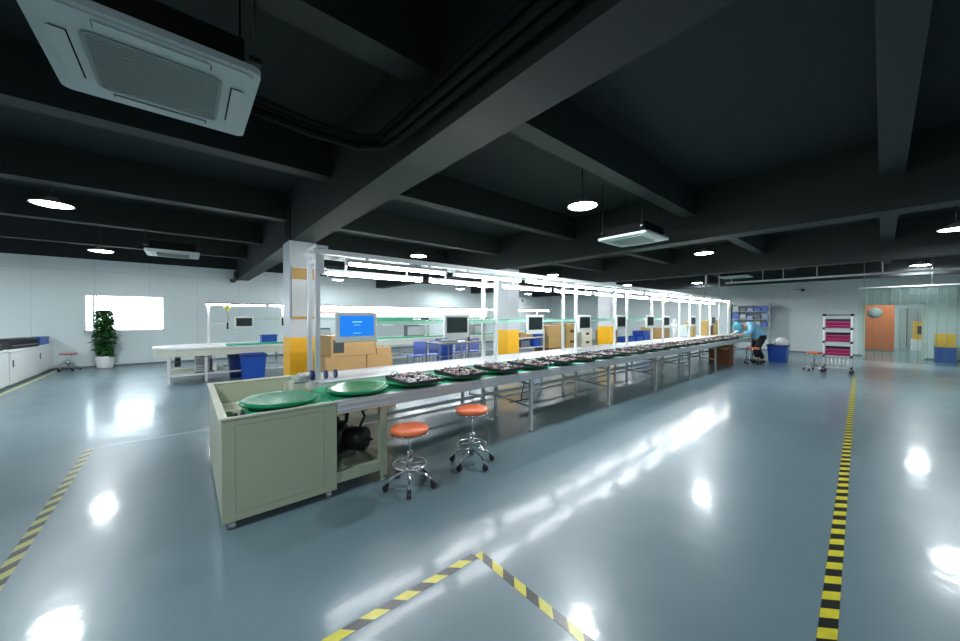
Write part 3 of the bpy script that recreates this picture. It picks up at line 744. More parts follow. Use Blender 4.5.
for k, (dx, z, h, mtn, lb) in enumerate(((0, 0, .45, 'cartond', 'bottom dark brown carton'), (0.02, .45, .42, 'cartono', 'second carton up'), (-0.02, .87, .34, 'carton', 'topmost carton'))):
    make_carton('%s of the tall stack beside the first rack' % lb, 9.72 + dx, RY + .2, z, 0.9, 0.6, h, mtn)
def locker(label, x, y, w_, h, mtn):
    t = thing('storage_cabinet', label, 'cabinet', (x, y, 0), 0, 'cabinets behind the front line')
    MB().bbox(-w_ / 2, 0, 0, w_ / 2, 0.5, h, 0.008).build('body', M[mtn], t)
    for k in range(3):
        z = 0.08 + k * (h - 0.12) / 3; dr = MB().box(-w_ / 2 + 0.03, -0.012, z, w_ / 2 - 0.03, 0, z + (h - 0.12) / 3 - 0.03).build('drawer', M[mtn], t)
        MB().box(-0.10, -0.03, z + 0.10, 0.10, -0.012, z + 0.18).build('handle', M['black'], dr)
    return t
locker('olive tan cabinet with dark handles behind the third pair of posts', 10.75, RY, 0.72, 1.25, 'cartono')
locker('cream cabinet with dark handles left of the third yellow column', 11.62, RY - .1, 0.72, 1.08, 'cream')
make_carton('orange-brown carton stood right of the fourth pair of posts', 13.4, RY, 0, 0.5, 0.5, 0.95, 'cartond')
# blue crates on a white bench
tb = thing('white_bench', 'low white bench carrying the blue crates behind the line', 'bench', (15.3, 7.2, 0))
MB().box(-1.2, -0.3, 0.36, 1.2, 0.3, 0.40).build('bench_top', M['white'], tb)
for sx in (-1, 1):
    for sy in (-1, 1): MB().box(sx * 1.15 - 0.02, sy * 0.26 - 0.02, 0, sx * 1.15 + 0.02, sy * 0.26 + 0.02, 0.36).build('leg', M['aluw'], tb)
crate('leftmost blue crate on the low white bench', 14.5, 7.2, 0.40, 0.6, 0.5, 0.24, 'blue')
crate('middle blue crate on the low white bench', 15.25, 7.2, 0.40, 0.6, 0.5, 0.24, 'blue')
crate('rightmost blue crate on the low white bench', 16.0, 7.2, 0.40, 0.6, 0.5, 0.26, 'blue')
crate('blue crate stacked on top of the rightmost bench crate', 15.9, 7.2, 0.665, 0.6, 0.5, 0.20, 'blue')
make_carton('tan carton stood on the floor beyond the blue crates', 14.6, 8.2, 0.0, 0.8, 0.6, 0.92, 'carton')
make_carton('orange-brown carton right of the bench with blue crates', 17.1, 7.4, 0, 0.45, 0.5, 1.0, 'cartono')
make_carton('brown carton beside the dark machine near the far end', 18.2, 7.3, 0, 0.9, 0.6, 0.95, 'carton')

# small work table behind, with grey equipment
wt = thing('work_table', 'grey steel work table between the first two columns', 'table', (5.15, 7.0, 0))
MB().box(-0.7, -0.3, 0.84, 0.7, 0.3, 0.88).build('table_top', M['steel'], wt)
for sx in (-1, 0, 1):
    for sy in (-1, 1): MB().box(sx * 0.66 - 0.015, sy * 0.27 - 0.015, 0, sx * 0.66 + 0.015, sy * 0.27 + 0.015, 0.84).build('leg', M['steel'], wt)
for z in (0.3, 0.55): MB().box(-0.645, -0.28, z, 0.645, -0.26, z + 0.02).build('brace', M['steel'], wt)
e = thing('press_tool', 'grey bench press on the steel work table', 'machine', (4.95, 7.0, 0.88))
MB().bbox(-0.22, -0.12, 0, 0.22, 0.12, 0.05).build('base', M['steel'], e)
MB().tube([(-0.15, 0, 0.05), (-0.12, 0, 0.14), (0.1, 0, 0.18), (0.18, 0, 0.14)], 0.03, 8).build('arm', M['alu'], e)
e = thing('monitor_arm_unit', 'dark grey device with screen back on the steel work table', 'device', (5.6, 7.0, 0.88))
MB().cyl(0, 0, 0, 0.2, 0.03, 12).cyl(0, 0, 0, 0.02, 0.1, 16).build('stand', M['black'], e)
MB().bbox(-0.18, -0.03, 0.15, 0.18, 0.03, 0.42).build('screen_back', M['steel'], e)

# ================================================================== REAR LINE
rl = thing('rear_line', 'pale rounded-end conveyor line by the left wall', 'assembly line', (4, 10.9, 0))
def rp(m, name, mt): return m.build(name, mt, rl, (-4, -10.9, 0))
def stadium(x0, x1, yc, r, n=14):
    pts = [(x1, yc + r), (x1, yc - r)][::-1]
    out = [(x1, yc - r), (x1, yc + r)]
    for k in range(n + 1):
        a = PI / 2 + PI * k / n; out.append((x0 + r + r * math.cos(a), yc + r * math.sin(a)))
    return out
rp(MB().prism(stadium(-0.58, 14, 10.9, 0.72), 0.60, 0.76), 'apron', M['cream'])
rp(MB().prism(stadium(-0.60, 14, 10.9, 0.74), 0.76, 0.80), 'top', M['white'])
rp(MB().box(0.75, 10.22, 0.80, 14, 10.62, 0.835), 'green_deck', M['greenb'])
for x in (-0.3, 0.35, 2.0, 4.0, 6.0, 8.0, 10.0, 12.0, 13.8):
    for y in (10.25, 11.5):
        m = MB(); m.box(x - 0.025, y - 0.025, 0.0, x + 0.025, y + 0.025, 0.60); rp(m, 'leg', M['aluw'])
rp(MB().box(-0.28, 10.23, 0.16, 13.8, 10.27, 0.20), 'lower_rail', M['aluw'])
rp(MB().box(-0.28, 11.48, 0.16, 13.8, 11.52, 0.20), 'lower_rail', M['aluw'])
mb = thing('drive_box', 'grey louvred motor box under the rounded end of the rear line', 'machine', (0.2, 10.7, 0.20))
MB().box(-0.05, -0.42, 0, 0.30, -0.38, 0.02).box(-0.05, -0.38, 0, 0.30, 0.5, 0.02).build('tray', M['steel'], mb)
MB().bbox(-0.05, -0.3, 0.02, 0.28, 0.1, 0.36).build('body', M['alu'], mb)
m = MB()
for k in range(7): m.box(-0.03, -0.305, 0.06 + k * 0.04, 0.26, -0.30, 0.08 + k * 0.04)
m.build('louvres', M['steel'], mb)
mb2 = MB().tube([(-0.20, 10.45, 0.45), (-0.10, 10.45, 0.45)], 0.09, 18).build('pulley_wheel', M['black']); tag(mb2, 'round black wheel under the rounded end of the rear line', 'wheel')
mb2.location.z = 0.0
tag(MB().box(0.42, 10.4, 0.2, 0.55, 10.55, 0.5).build('control_box', M['white']), 'small white control box beside the louvred motor box', 'box')
rp(MB().box(-0.20, 10.44, 0.45, -0.10, 10.46, 0.60), 'wheel_hanger', M['steel'])
rp(MB().box(-0.28, 10.27, 0.18, 0.75, 11.48, 0.20), 'base_plate', M['cream'])
# rear gantry
rg = thing('rear_gantry', 'white post-and-bar gantry glowing over the rear line', 'gantry', (4, 10.3, 0.81))
def rgp(m, name, mt): return m.build(name, mt, rg, (-4, -10.3, -0.81))
RP = [0.42, 2.45, 4.5, 6.55, 8.6, 10.65, 12.7]
for x in RP: rgp(MB().box(x - 0.025, 10.66, 0.80, x + 0.025, 10.71, 1.84), 'post', M['aluw'])
rgp(MB().box(0.2, 10.64, 1.84, 14, 10.74, 1.88), 'top_rail', M['aluw'])
rgp(MB().box(1.3, 10.62, 1.42, 14, 10.88, 1.44), 'shelf_board', M['aluw'])
rgp(MB().box(1.3, 10.61, 1.44, 14, 10.89, 1.45), 'green_mat', M['greens'])
rgp(MB().box(2.0, 10.715, 1.50, 9.5, 10.73, 1.80), 'back_panel', M['paper'])
for k, x in enumerate((2.9, 4.1, 5.6, 7.2)): rgp(MB().box(x, 10.708, 1.60, x + 0.8, 10.715, 1.68), 'faded_print', M['pinkprint'])
rgp(MB().box(0.45, 10.67, 1.33, 1.3, 10.69, 1.35), 'cross_piece', M['aluw'])
for k in range(10):
    dup(tl, (0.98 + k * 1.32, 10.60, 1.80), 0, 'glowing tube light on the rear line gantry, %s from its left end' % ORD[k], 'tube lights over the rear line')
for k, x in enumerate((1.12, 2.12)):
    dup(mon, (x, 10.48, 1.20), 0, ('white framed monitor with dark screen at the left end of the rear gantry', 'white framed dark monitor half hidden behind the first column')[k], 'monitors on the rear line')
for k, x in enumerate((3.6, 5.0, 6.4, 7.8, 9.2)):
    dup(mon, (x, 10.48, 1.20), 0, 'small dark rear-line monitor, %s to the right of the first column' % ORD[k], 'monitors on the rear line')
e = thing('hanging_screwdriver', 'black electric screwdriver with yellow cap hanging from the rear gantry', 'tool', (0.78, 10.5, 1.2))
MB().tube([(0, 0, 0), (0, 0, 0.16)], 0.02, 8).tube([(0, 0, 0.16), (0.02, 0, 0.3), (-0.01, 0, 0.45)], 0.005, 5).build('body', M['black'], e)
MB().ball(0, 0, 0.52, 0.06).build('balancer', M['yellowcard'], e)
MB().tube([(0, 0, 0.58), (0, 0.15, 0.64)], 0.006, 5).build('hook', M['steel'], e)
crate('blue crate standing on the rear line near the first column', 1.72, 10.95, 0.81, 0.36, 0.3, 0.20, 'blue', 'crates on the rear line')
for k, (x, h_) in enumerate(((2.9, .26), (6.45, .30), (9.2, .28))):
    t = thing('tilted_bin', '%s grey tilted parts bin standing on the rear line' % ('left', 'middle', 'right')[k], 'bin', (x, 11.1, 0.80), 0, 'grey bins on the rear line')
    MB().box(-0.46, -0.10, 0.0, 0.46, 0.14, h_ + 0.10).build('bin', M['steel'], t)
    MB().box(-0.44, -0.11, 0.04, 0.44, -0.10, h_ + 0.06).build('front', M['alu'], t)
# blue bins
def make_bin(label, loc, w_, d_, h, mtn='blue', bag=False, group='tall blue waste bins', rz=0):
    t = thing('waste_bin', label, 'bin', loc, rz, group)
    def frustum(m, a0, b0, a1, b1, z0, z1, e):
        vs = [(-a0, -b0, z0), (a0, -b0, z0), (a0, b0, z0), (-a0, b0, z0), (-a1, -b1, z1), (a1, -b1, z1), (a1, b1, z1), (-a1, b1, z1)]
        vi = [(x * (1 - e / max(a1, .01)), y * (1 - e / max(b1, .01)), z + (0.01 if z == z0 else 0)) for x, y, z in vs]
        m.add(vs + vi, [(3, 2, 1, 0), (0, 1, 5, 4), (1, 2, 6, 5), (2, 3, 7, 6), (3, 0, 4, 7), (8, 9, 10, 11), (8, 12, 13, 9), (9, 13, 14, 10), (10, 14, 15, 11), (11, 15, 12, 8), (4, 5, 13, 12), (5, 6, 14, 13), (6, 7, 15, 14), (7, 4, 12, 15)])
    m = MB(); frustum(m, w_ * .42, d_ * .42, w_ * .5, d_ * .5, 0, h, 0.012); m.build('bin_body', M[mtn], t)
    m = MB()
    for a in ((-w_ * .53, -d_ * .53, w_ * .53, -d_ * .5), (-w_ * .53, d_ * .5, w_ * .53, d_ * .53), (-w_ * .53, -d_ * .5, -w_ * .5, d_ * .5), (w_ * .5, -d_ * .5, w_ * .53, d_ * .5)): m.box(a[0], a[1], h - 0.05, a[2], a[3], h)
    m.build('rim', M['blued'], t)
    return t
make_bin('blue waste bin with dark rim under the rear line', (1.22, 9.85, 0), 0.50, 0.45, 0.62)
make_bin('dark blue bin partly hidden left of the bright blue bin', (1.02, 10.55, 0), 0.46, 0.45, 0.56, 'blued')
make_bin('blue waste bin with a white bag beside the bending person', (15.0, 2.24, 0), 0.55, 0.5, 0.58)
o = MB(); rn = random.Random(3)
prof = [(0.001, 0.22), (0.07, 0.21), (0.13, 0.16), (0.17, 0.08), (0.18, 0.0), (0.16, -0.08), (0.10, -0.14), (0.001, -0.16)]
o.lathe(prof, n=18)
for i, v in enumerate(o.v): o.v[i] = (v[0] * (1 + 0.14 * math.sin(i * 2.3)), v[1] * (1 + 0.12 * math.cos(i * 1.7)), v[2] + 0.012 * math.sin(i * 3.1))
tag(o.build('plastic_bag', M['bag'], None, (15.02, 2.16, 0.60)), 'crumpled white plastic bag stuffed in the far blue bin', 'bag')
make_bin('tall dark blue bin among the lilac chairs between the lines', (5.7, 8.25, 0), 0.36, 0.36, 0.86, 'blue')
def chair(label, x, y, rz):
    t = thing('plastic_chair', label, 'chair', (x, y, 0), rz, 'lilac chairs between the lines')
    MB().bbox(-0.2, -0.2, 0.43, 0.2, 0.2, 0.46, 0.01).build('seat', M['lilac'], t)
    MB().bbox(-0.2, 0.18, 0.5, 0.2, 0.21, 0.85, 0.01).build('backrest', M['lilac'], t)
    for sx in (-1, 1):
        for sy in (-1, 1): MB().tube([(sx * 0.2, sy * 0.2, 0), (sx * 0.18, sy * 0.18, 0.43)], 0.012, 6).build('leg', M['steel'], t)
        MB().tube([(sx * 0.18, 0.195, 0.44), (sx * 0.17, 0.2, 0.52)], 0.01, 6).build('back_post', M['steel'], t)
    return t
c0 = chair('lilac blue plastic chair, leftmost of those between the two lines', 4.78, 8.25, PI)
for k, x in enumerate((5.25, 6.15, 6.65)):
    dup(c0, (x, 8.25, 0), PI, 'lilac blue plastic chair, %s from the left in the row between the lines' % ORD[k + 1])

# ================================================================== LEFT CORNER
def counter(label, x0, x1, y0, y1, h):
    t = thing('counter_cabinet', label, 'cabinet', ((x0 + x1) / 2, (y0 + y1) / 2, 0), 0, 'white counter cabinets on the left')
    a, b = (x1 - x0) / 2, (y1 - y0) / 2
    MB().box(-a, -b, 0.05, a, b, h - 0.03).build('carcass', M['white'], t)
    MB().box(-a + 0.02, -b + 0.02, 0, a - 0.03, b - 0.02, 0.05).build('plinth', M['steel'], t)
    MB().bbox(-a - 0.0, -b - 0.0, h - 0.03, a + 0.02, b + 0.0, h, 0.005).build('counter_top', M['white'], t)
    m = MB().box(a, -b + 0.03, 0.08, a + 0.012, b - 0.03, h - 0.06).build('door', M['white'], t)
    MB().box(a + 0.012, -b + 0.08, h * 0.55, a + 0.03, -b + 0.10, h * 0.75).build('handle', M['steel'], m)
    return t
counter('white counter cabinet cut by the left edge of the photo', -4.1, -2.85, 10.4, 11.95, 0.80)
counter('white counter cabinet under the black printer', -4.1, -2.85, 12.05, 13.95, 0.76)
counter('white counter cabinet in the corner under the small blue box', -4.1, -2.87, 13.96, 15.17, 0.76)
e = thing('printer', 'wide black printer on the white counter', 'printer', (-3.10, 13.35, 0.76), R(78))
MB().bbox(-0.52, -0.18, 0, 0.52, 0.18, 0.21, 0.015).build('body', M['black'], e)
MB().bbox(-0.45, -0.195, 0.06, 0.45, -0.18, 0.09, 0.005).build('paper_slot', M['steel'], e)
MB().bbox(-0.46, -0.15, 0.21, 0.46, 0.15, 0.235, 0.01).build('lid', M['black'], e)
crate('small bright blue box at the corner end of the counter', -3.04, 14.68, 0.76, 0.28, 0.76, 0.20, 'blue', 'boxes on the left counter')
e = thing('office_machine', 'black device at the left edge on the near counter', 'device', (-3.05, 11.72, 0.80), PI / 2)
MB().bbox(-0.2, -0.15, 0, 0.2, 0.15, 0.12, 0.01).build('base', M['black'], e)
MB().bbox(-0.16, 0.0, 0.12, 0.12, 0.05, 0.42, 0.01).build('screen', M['black'], e)

# potted plant
pl = thing('potted_plant', 'tall leafy climbing plant in a white pot under the window', 'plant', (-1.80, 14.72, 0))
MB().lathe([(0.001, 0), (0.15, 0), (0.17, 0.05), (0.20, 0.33), (0.205, 0.36), (0.185, 0.36), (0.18, 0.32), (0.001, 0.32)], n=28).build('pot', M['pots'], pl)
MB().lathe([(0.001, 0.325), (0.18, 0.325)], n=20).build('soil', M['soil'], pl)
MB().tube([(0, 0, 0.3), (0.01, 0, 1.0), (0, 0, 1.62)], 0.035, 8).build('moss_pole', M['stem'], pl)
rn = random.Random(5); m = MB()
for k in range(720):
    z = rn.uniform(0.34, 1.68); a = rn.uniform(0, 2 * PI)
    rad = (0.20 if z > 0.5 else 0.17) * (1.0 - 0.35 * max(0, (z - 1.2) / 0.5)) * (0.78 + 0.35 * math.sin(z * 9 + a * 2) * 0.5 + rn.uniform(-0.12, 0.18))
    if rn.random() < 0.06: rad += 0.12
    c = Vector((rad * math.cos(a), rad * math.sin(a), z)); out = Vector((math.cos(a), math.sin(a), rn.uniform(-0.9, 0.1))).normalized()
    side = out.cross(Vector((0, 0, 1))).normalized(); L = rn.uniform(0.07, 0.13); wv = L * 0.42; nrm = side.cross(out).normalized()
    tip = c + out * L; base = c - out * L * 0.5
    vs = [base, c - side * wv + nrm * 0.012, c + nrm * -0.008, c + side * wv + nrm * 0.012, tip, base + (c - side * wv - base) * 0.45 - side * wv * 0.35, base + (c + side * wv - base) * 0.45 + side * wv * 0.35]
    m.add(vs, [(0, 2, 1, 5), (0, 6, 3, 2), (1, 2, 4), (2, 3, 4)], 0, True)
    m.tube([(0, 0, z - 0.05), tuple(base)], 0.004, 4, 0, True, False)
m.build('foliage', M['leaf'], pl)

# ================================================================== FLOOR MARKINGS
def tape(label, p0, p1, w_, mt, group='hazard tape on the floor'):
    a = math.atan2(p1[1] - p0[1], p1[0] - p0[0]); L = math.hypot(p1[0] - p0[0], p1[1] - p0[1])
    o = MB().box(0, -w_ / 2, 0.0002, L, w_ / 2, 0.0014).build('floor_tape', M[mt], None, (p0[0], p0[1], 0), a)
    return tag(o, label, 'floor tape', group)
tape('long black and yellow hazard tape running away on the right', (0.2, 0.10), (12.5, 0.43), 0.066, 'hazardG')
tape('black and yellow tape running left to right in the foreground corner', (-0.9, 1.65), (1.37, 1.65), 0.055, 'hazardL')
tape('black and yellow tape running toward the camera from the foreground corner', (1.40, 1.65), (1.40, -1.5), 0.055, 'hazardL')
tape('black and yellow hazard tape on the left side of the floor', (-0.80, 1.5), (-0.84, 5.83), 0.066, 'hazardF')
tape('tape line with pale painted-in glare crossing the floor left of the cabinet', (-0.78, 5.85), (1.3, 5.85), 0.05, 'glareline', 'pale floor lines')
tape('yellow-green line along the foot of the white counters', (-2.72, 9.0), (-2.74, 15.1), 0.08, 'greenline', 'pale floor lines')

# ================================================================== RIGHT SIDE
# strip curtain
cu = thing('strip_curtain', 'clear plastic strip curtain in front of the doorway', 'curtain', (17.5, -1.9, 0))
MB().box(-0.03, -2.5, 2.46, 0.03, 2.45, 2.50).build('curtain_rail', M['alu'], cu)
for y in (-2.3, -0.7, 0.9, 2.3): MB().tube([(0, y, 2.50), (0, y, 2.83 if False else ZC)], 0.012, 6).build('rail_hanger', M['steel'], cu)
rn = random.Random(9)
for k in range(27):
    y0 = -2.45 + k * 0.18; pts = []
    m = MB(); vs = []; fs = []; N = 6; xo = 0.012 if k % 2 else -0.012
    cur = rn.uniform(0.003, 0.008)
    for zi, z in enumerate((0.03, 0.9, 1.8, 2.46)):
        sway = 0.0 if zi == 3 else rn.uniform(-0.01, 0.01)
        for i in range(N + 1):
            tt = i / N; vs.append((xo + cur * math.sin(PI * tt) + sway, y0 + tt * 0.2, z))
    for zi in range(3):
        for i in range(N): q = zi * (N + 1) + i; fs.append((q, q + 1, q + N + 2, q + N + 1))
    m.add(vs, fs, 0, True); m.build('strip', M['pvc'], cu)

# boxes behind the curtain
crate('blue crate on the floor behind the strip curtain', 19.05, -1.36, 0, 0.4, 0.42, 0.5, 'blue', 'crates behind the curtain')
o = make_carton('yellow box stacked on the blue crate behind the curtain', 19.05, -1.36, 0.50, 0.38, 0.40, 0.44, 'yellow', group='boxes behind the curtain', cat='box')
make_carton('brown carton beside the blue crate behind the curtain', 19.0, -1.98, 0, 0.5, 0.4, 0.42, 'cartond', group='boxes behind the curtain')
# beyond the doorway
e = thing('orange_partition', 'orange partition seen through the doorway', 'partition', (23.0, 0.25, 0))
MB().bbox(-0.05, -0.6, 0.05, 0.05, 0.75, 2.3).build('panel', M['orangewall'], e)
MB().lathe([(0.001, 0.0), (0.22, 0.0), (0.22, 0.02), (0.001, 0.02)], n=24).build('round_sign', M['acg'], e, (-0.052, -0.05, 1.68)).rotation_euler = (0, -PI / 2, 0)
MB().box(-0.1, -0.6, 0, 0.1, 0.75, 0.05).build('foot', M['steel'], e)
e = thing('yellow_machine', 'yellow machine with dark base seen through the doorway', 'machine', (24.5, -1.15, 0))
MB().bbox(-0.3, -0.25, 0.5, 0.3, 0.25, 1.3).build('body', M['yellow'], e)
MB().bbox(-0.34, -0.3, 0.0, 0.34, 0.3, 0.5).build('base', M['white'], e)
MB().bbox(-0.31, -0.1, 0.75, -0.30, 0.15, 1.1).build('panel', M['black'], e)
e = thing('grey_cabinet', 'tall grey cabinet seen through the doorway', 'cabinet', (25.6, -0.75, 0))
MB().bbox(-0.3, -0.30, 0, 0.3, 0.25, 1.9).build('body', M['acw'], e)
MB().box(-0.31, -0.01, 0.1, -0.30, 0.01, 1.9).build('door_gap', M['black'], e)

# trolley
tro = thing('tray_trolley', 'white pipe trolley stacked with magenta trays', 'trolley', (13.2, 0.76, 0))
for sx in (-0.15, 0.15):
    for sy in (-0.255, 0.255):
        MB().tube([(sx, sy, 0.10), (sx, sy, 1.58)], 0.016, 10).build('post', M['white'], tro)
        m = MB()
        m.tube([(sx - 0.012, sy, 0.045), (sx + 0.012, sy, 0.045)], 0.045, 14); m.box(sx - 0.02, sy - 0.02, 0.08, sx + 0.02, sy + 0.02, 0.105); m.build('caster', M['rubber'], tro)
        m = MB()
        for z in (0.16, 0.46, 0.83, 1.19, 1.55): m.tube([(sx, sy, z - 0.03), (sx, sy, z + 0.03)], 0.024, 10)
        m.build('joint', M['black'], tro)
for z in (0.16, 0.46, 0.83, 1.19, 1.55):
    m = MB()
    for sx in (-0.15, 0.15): m.tube([(sx, -0.30, z), (sx, 0.30, z)], 0.012, 8)
    for sy in (-0.255, 0.255): m.tube([(-0.17, sy, z), (0.17, sy, z)], 0.012, 8)
    if z < 1.5:
        for sy in (-0.12, 0.0, 0.12): m.tube([(-0.15, sy, z), (0.15, sy, z)], 0.010, 8)
    m.build('shelf_pipes', M['black'] if z > 1.5 else M['acw'], tro)
tt = None
n = 0
for si, z in enumerate((0.475, 0.845, 1.205)):
    for j in range(5):
        n += 1
        lab = 'magenta tray, %s from the bottom of the %s shelf of the trolley' % (ORD[j], ('lower', 'middle', 'upper')[si])
        loc = (13.2 + random.uniform(-0.006, 0.006), 0.76, z + j * 0.048)
        if tt is None:
            tt = thing('magenta_tray', lab, 'tray', loc, 0, 'magenta trays on the trolley')
            tray_mesh(MB(), 0.26, 0.44, 0.036, 0.008).build('tray', M['magenta'], tt)
            m = MB()
            m.add([(x_, y_, z_) for z_ in (0.036, 0.044) for q_ in (0.0, 0.012) for x_, y_ in ((-0.142 + q_, -0.232 + q_), (0.142 - q_, -0.232 + q_), (0.142 - q_, 0.232 - q_), (-0.142 + q_, 0.232 - q_))], [f_ for i_ in range(4) for j_ in ((i_ + 1) % 4,) for f_ in ((i_, j_, 8 + j_, 8 + i_), (4 + i_, 12 + i_, 12 + j_, 4 + j_), (8 + i_, 8 + j_, 12 + j_, 12 + i_), (i_, 4 + i_, 4 + j_, j_))]); m.build('rim', M['slot'], tt)
            tk = dup(tt, (13.2, 0.76, 0.475 + 4 * 0.048), 0, 'black tray, topmost of the stack on the lower shelf of the trolley')
            tk.name = 'black_tray'
            for c_ in tk.children:
                if c_.name.startswith('tray'): c_.data = tray_mesh(MB(), 0.26, 0.44, 0.036, 0.008).build('tray_source', M['rubber']).data; bpy.data.objects.remove(bpy.data.objects['tray_source'])
            tp = dup(tt, (13.2, 0.76, 0.475 + 0.048), 0, 'x')
            for c_ in tp.children:
                if c_.name.startswith('tray'): c_.data = tray_mesh(MB(), 0.26, 0.44, 0.036, 0.008).build('tray_source', M['pinkm']).data; bpy.data.objects.remove(bpy.data.objects['tray_source'])
            tp['label'] = 'brighter magenta tray, second from the bottom of the lower shelf of the trolley'
        elif j == 4:
            if si: dup(tk, loc, 0, 'black tray, topmost of the stack on the %s shelf of the trolley' % ('lower', 'middle', 'upper')[si])
        elif j == 1 or j == 3:
            if si or j == 3: dup(tp, loc, 0, 'brighter ' + lab)
        else: dup(tt, loc, 0, lab)
# roll of white hoses on the bottom shelf
m = MB()
for k in range(6): m.tube([(0.10 * math.cos(2 * PI * i / 16), -0.20 + k * 0.075, 0.10 * math.sin(2 * PI * i / 16)) for i in range(17)], 0.012, 6, 0, True, False)
tag(m.build('hose_rolls', M['white'], None, (13.2, 0.77, 0.29)), 'row of white rings on the bottom shelf of the trolley', 'hose')

# wall rack, camera
wr = thing('storage_shelf', 'shelf unit with blue and white items behind the bending person', 'rack', (19.35, 3.85, 0))
for z in (1.05, 1.4, 1.75, 2.05): MB().box(-0.2, -0.7, z - 0.02, 0.2, 0.75, z).build('shelf', M['acw'], wr)
for y in (-0.68, 0.73): MB().box(-0.2, y - 0.02, 0, 0.2, y + 0.02, 2.1).build('side', M['acw'], wr)
rn = random.Random(11)
for z, nm in ((1.05, 'lowest'), (1.4, 'middle'), (1.75, 'upper')):
    for k in range(5):
        h = rn.uniform(0.15, 0.27); y = 3.85 - 0.52 + k * 0.26; mtn = rn.choice(['paleblue', 'steel', 'paper', 'acw', 'lilac'])
        o = MB().bbox(-0.15, -0.11, 0, 0.15, 0.11, h, 0.01).build('storage_box', M[mtn], None, (19.35, y, z))
        cn = {'paleblue': 'pale blue', 'steel': 'dark grey', 'paper': 'white', 'acw': 'pale grey', 'lilac': 'lilac blue'}[mtn]
        tag(o, '%s box on the %s shelf of the far shelf unit, %s from the right' % (cn, nm, ORD[k]), 'box', 'boxes on the far shelf unit')
e = thing('security_camera', 'small dark security camera high on the right wall', 'camera', (19.69, 2.2, 2.62))
MB().box(-0.02, -0.04, -0.04, 0.0, 0.04, 0.04).tube([(-0.02, 0, 0), (-0.12, 0.12, 0.03), (-0.2, 0.25, 0.05)], 0.012, 6).build('arm', M['steel'], e)
MB().tube([(-0.18, -0.05, 0.0), (-0.06, -0.05, 0.0)], 0.05, 12).build('camera_body', M['black'], e)
tag(MB().box(1.30, 14.6, 2.78, 1.40, 15.1, 3.1).box(1.2, 14.9, 2.72, 1.34, 15.05, 2.84).build('junction_box', M['black']), 'black junction box on the beam end at the left wall', 'box')

# board on the first column
bd = thing('notice_board', 'pale notice board with ochre header on the first column', 'notice board', (1.585, 6.676, 1.46))
MB().box(-0.19, -0.012, 0, 0.19, 0, 0.92).build('panel', M['paper'], bd)
MB().box(-0.18, -0.015, 0.70, 0.18, -0.012, 0.90).build('header', M['ochre'], bd)
MB().box(-0.18, -0.015, 0.0, 0.18, -0.012, 0.05).build('footer', M['ochre'], bd)
m = MB(); m.box(-0.195, -0.016, 0, -0.185, 0, 0.92); m.box(0.185, -0.016, 0, 0.195, 0, 0.92); m.build('frame', M['steel'], bd)
# banner and sign on the left wall
bn = thing('wall_banner', 'white banner with red printed strip on the left wall', 'banner', (17.6, 15.19, 1.75))
MB().box(-1.4, -0.02, 0, 1.4, 0, 0.5).build('sheet', M['paper'], bn)
MB().box(-1.1, -0.024, 0.12, 1.0, -0.02, 0.24).build('red_strip', M['redprint'], bn)
bn = thing('wall_sign', 'white sign with a green spot on the left wall', 'sign', (16.6, 15.19, 2.3))
MB().box(-0.4, -0.02, 0, 0.4, 0, 0.5).build('sheet', M['paper'], bn)
MB().tube([(0, -0.026, 0.25), (0, -0.02, 0.25)], 0.10, 16).build('spot', M['greencard'], bn)
# yellow cards on the gantry
for k, x in enumerate((9.42, 12.0, 15.2)):
    c = thing('yellow_card', 'yellow card hanging from the gantry, %s from the left' % ORD[k], 'sign', (x, 3.66, 1.90), 0.3, 'yellow cards on the gantry')
    MB().box(-0.13, -0.003, -0.04, 0.13, 0.003, 0.20).build('card', M['yellowcard'], c)
    MB().tube([(0, 0, 0.20), (0, 0.03, 0.28)], 0.004, 5).build('string', M['steel'], c)

# equipment at the far end of the line
e = thing('desk_fan', 'round pale fan standing on the bench at the far end', 'fan', (11.0, 4.02, 0.838))
MB().cyl(0, 0, 0, 0.03, 0.10, 16).cyl(0, 0, 0.03, 0.32, 0.014, 10).build('stand', M['white'], e)
m = MB()
for rr in (0.06, 0.10, 0.14, 0.18): m.tube([(rr * math.cos(2 * PI * i / 24), -0.03, 0.42 + rr * math.sin(2 * PI * i / 24)) for i in range(25)], 0.004, 5, 0, True, False)
m.tube([(0, -0.05, 0.42), (0, 0.06, 0.42)], 0.035, 14); m.build('grille', M['aluw'], e)
for k, (x, y, h, mtn, lab) in enumerate(((12.3, 4.15, .40, 'acw', 'pale grey test box'), (12.75, 4.15, .5, 'cartono', 'ochre box'), (14.1, 4.1, .52, 'cartono', 'tall ochre box'), (14.5, 4.12, .48, 'cartond', 'dark brown box'), (14.95, 4.1, .55, 'cartono', 'tallest ochre box'))):
    o = MB().bbox(-0.15, -0.12, 0, 0.15, 0.12, h, 0.008).box(-0.151, -0.125, h * .3, 0.02, -0.12, h * .7).build('bench_box', M[mtn], None, (x, y, 0.838))
    tag(o, '%s on the far end of the line bench, %s from the left' % (lab, ORD[k]), 'box', 'boxes on the far bench')

# chair behind the person
ch = thing('mesh_chair', 'grey metal chair with dark back behind the bending person', 'chair', (14.82, 2.86, 0), R(190))
MB().bbox(-0.2, -0.2, 0.43, 0.2, 0.2, 0.47, 0.01).build('seat', M['acg'], ch)
MB().bbox(-0.19, 0.2, 0.70, 0.19, 0.225, 1.02, 0.01).build('backrest', M['black'], ch)
for sx in (-1, 1):
    MB().tube([(sx * 0.2, -0.2, 0), (sx * 0.18, -0.18, 0.43)], 0.012, 8).build('leg', M['chrome'], ch)
    MB().tube([(sx * 0.2, 0.24, 0), (sx * 0.18, 0.2, 0.45), (sx * 0.17, 0.21, 0.72)], 0.012, 8).build('leg', M['chrome'], ch)

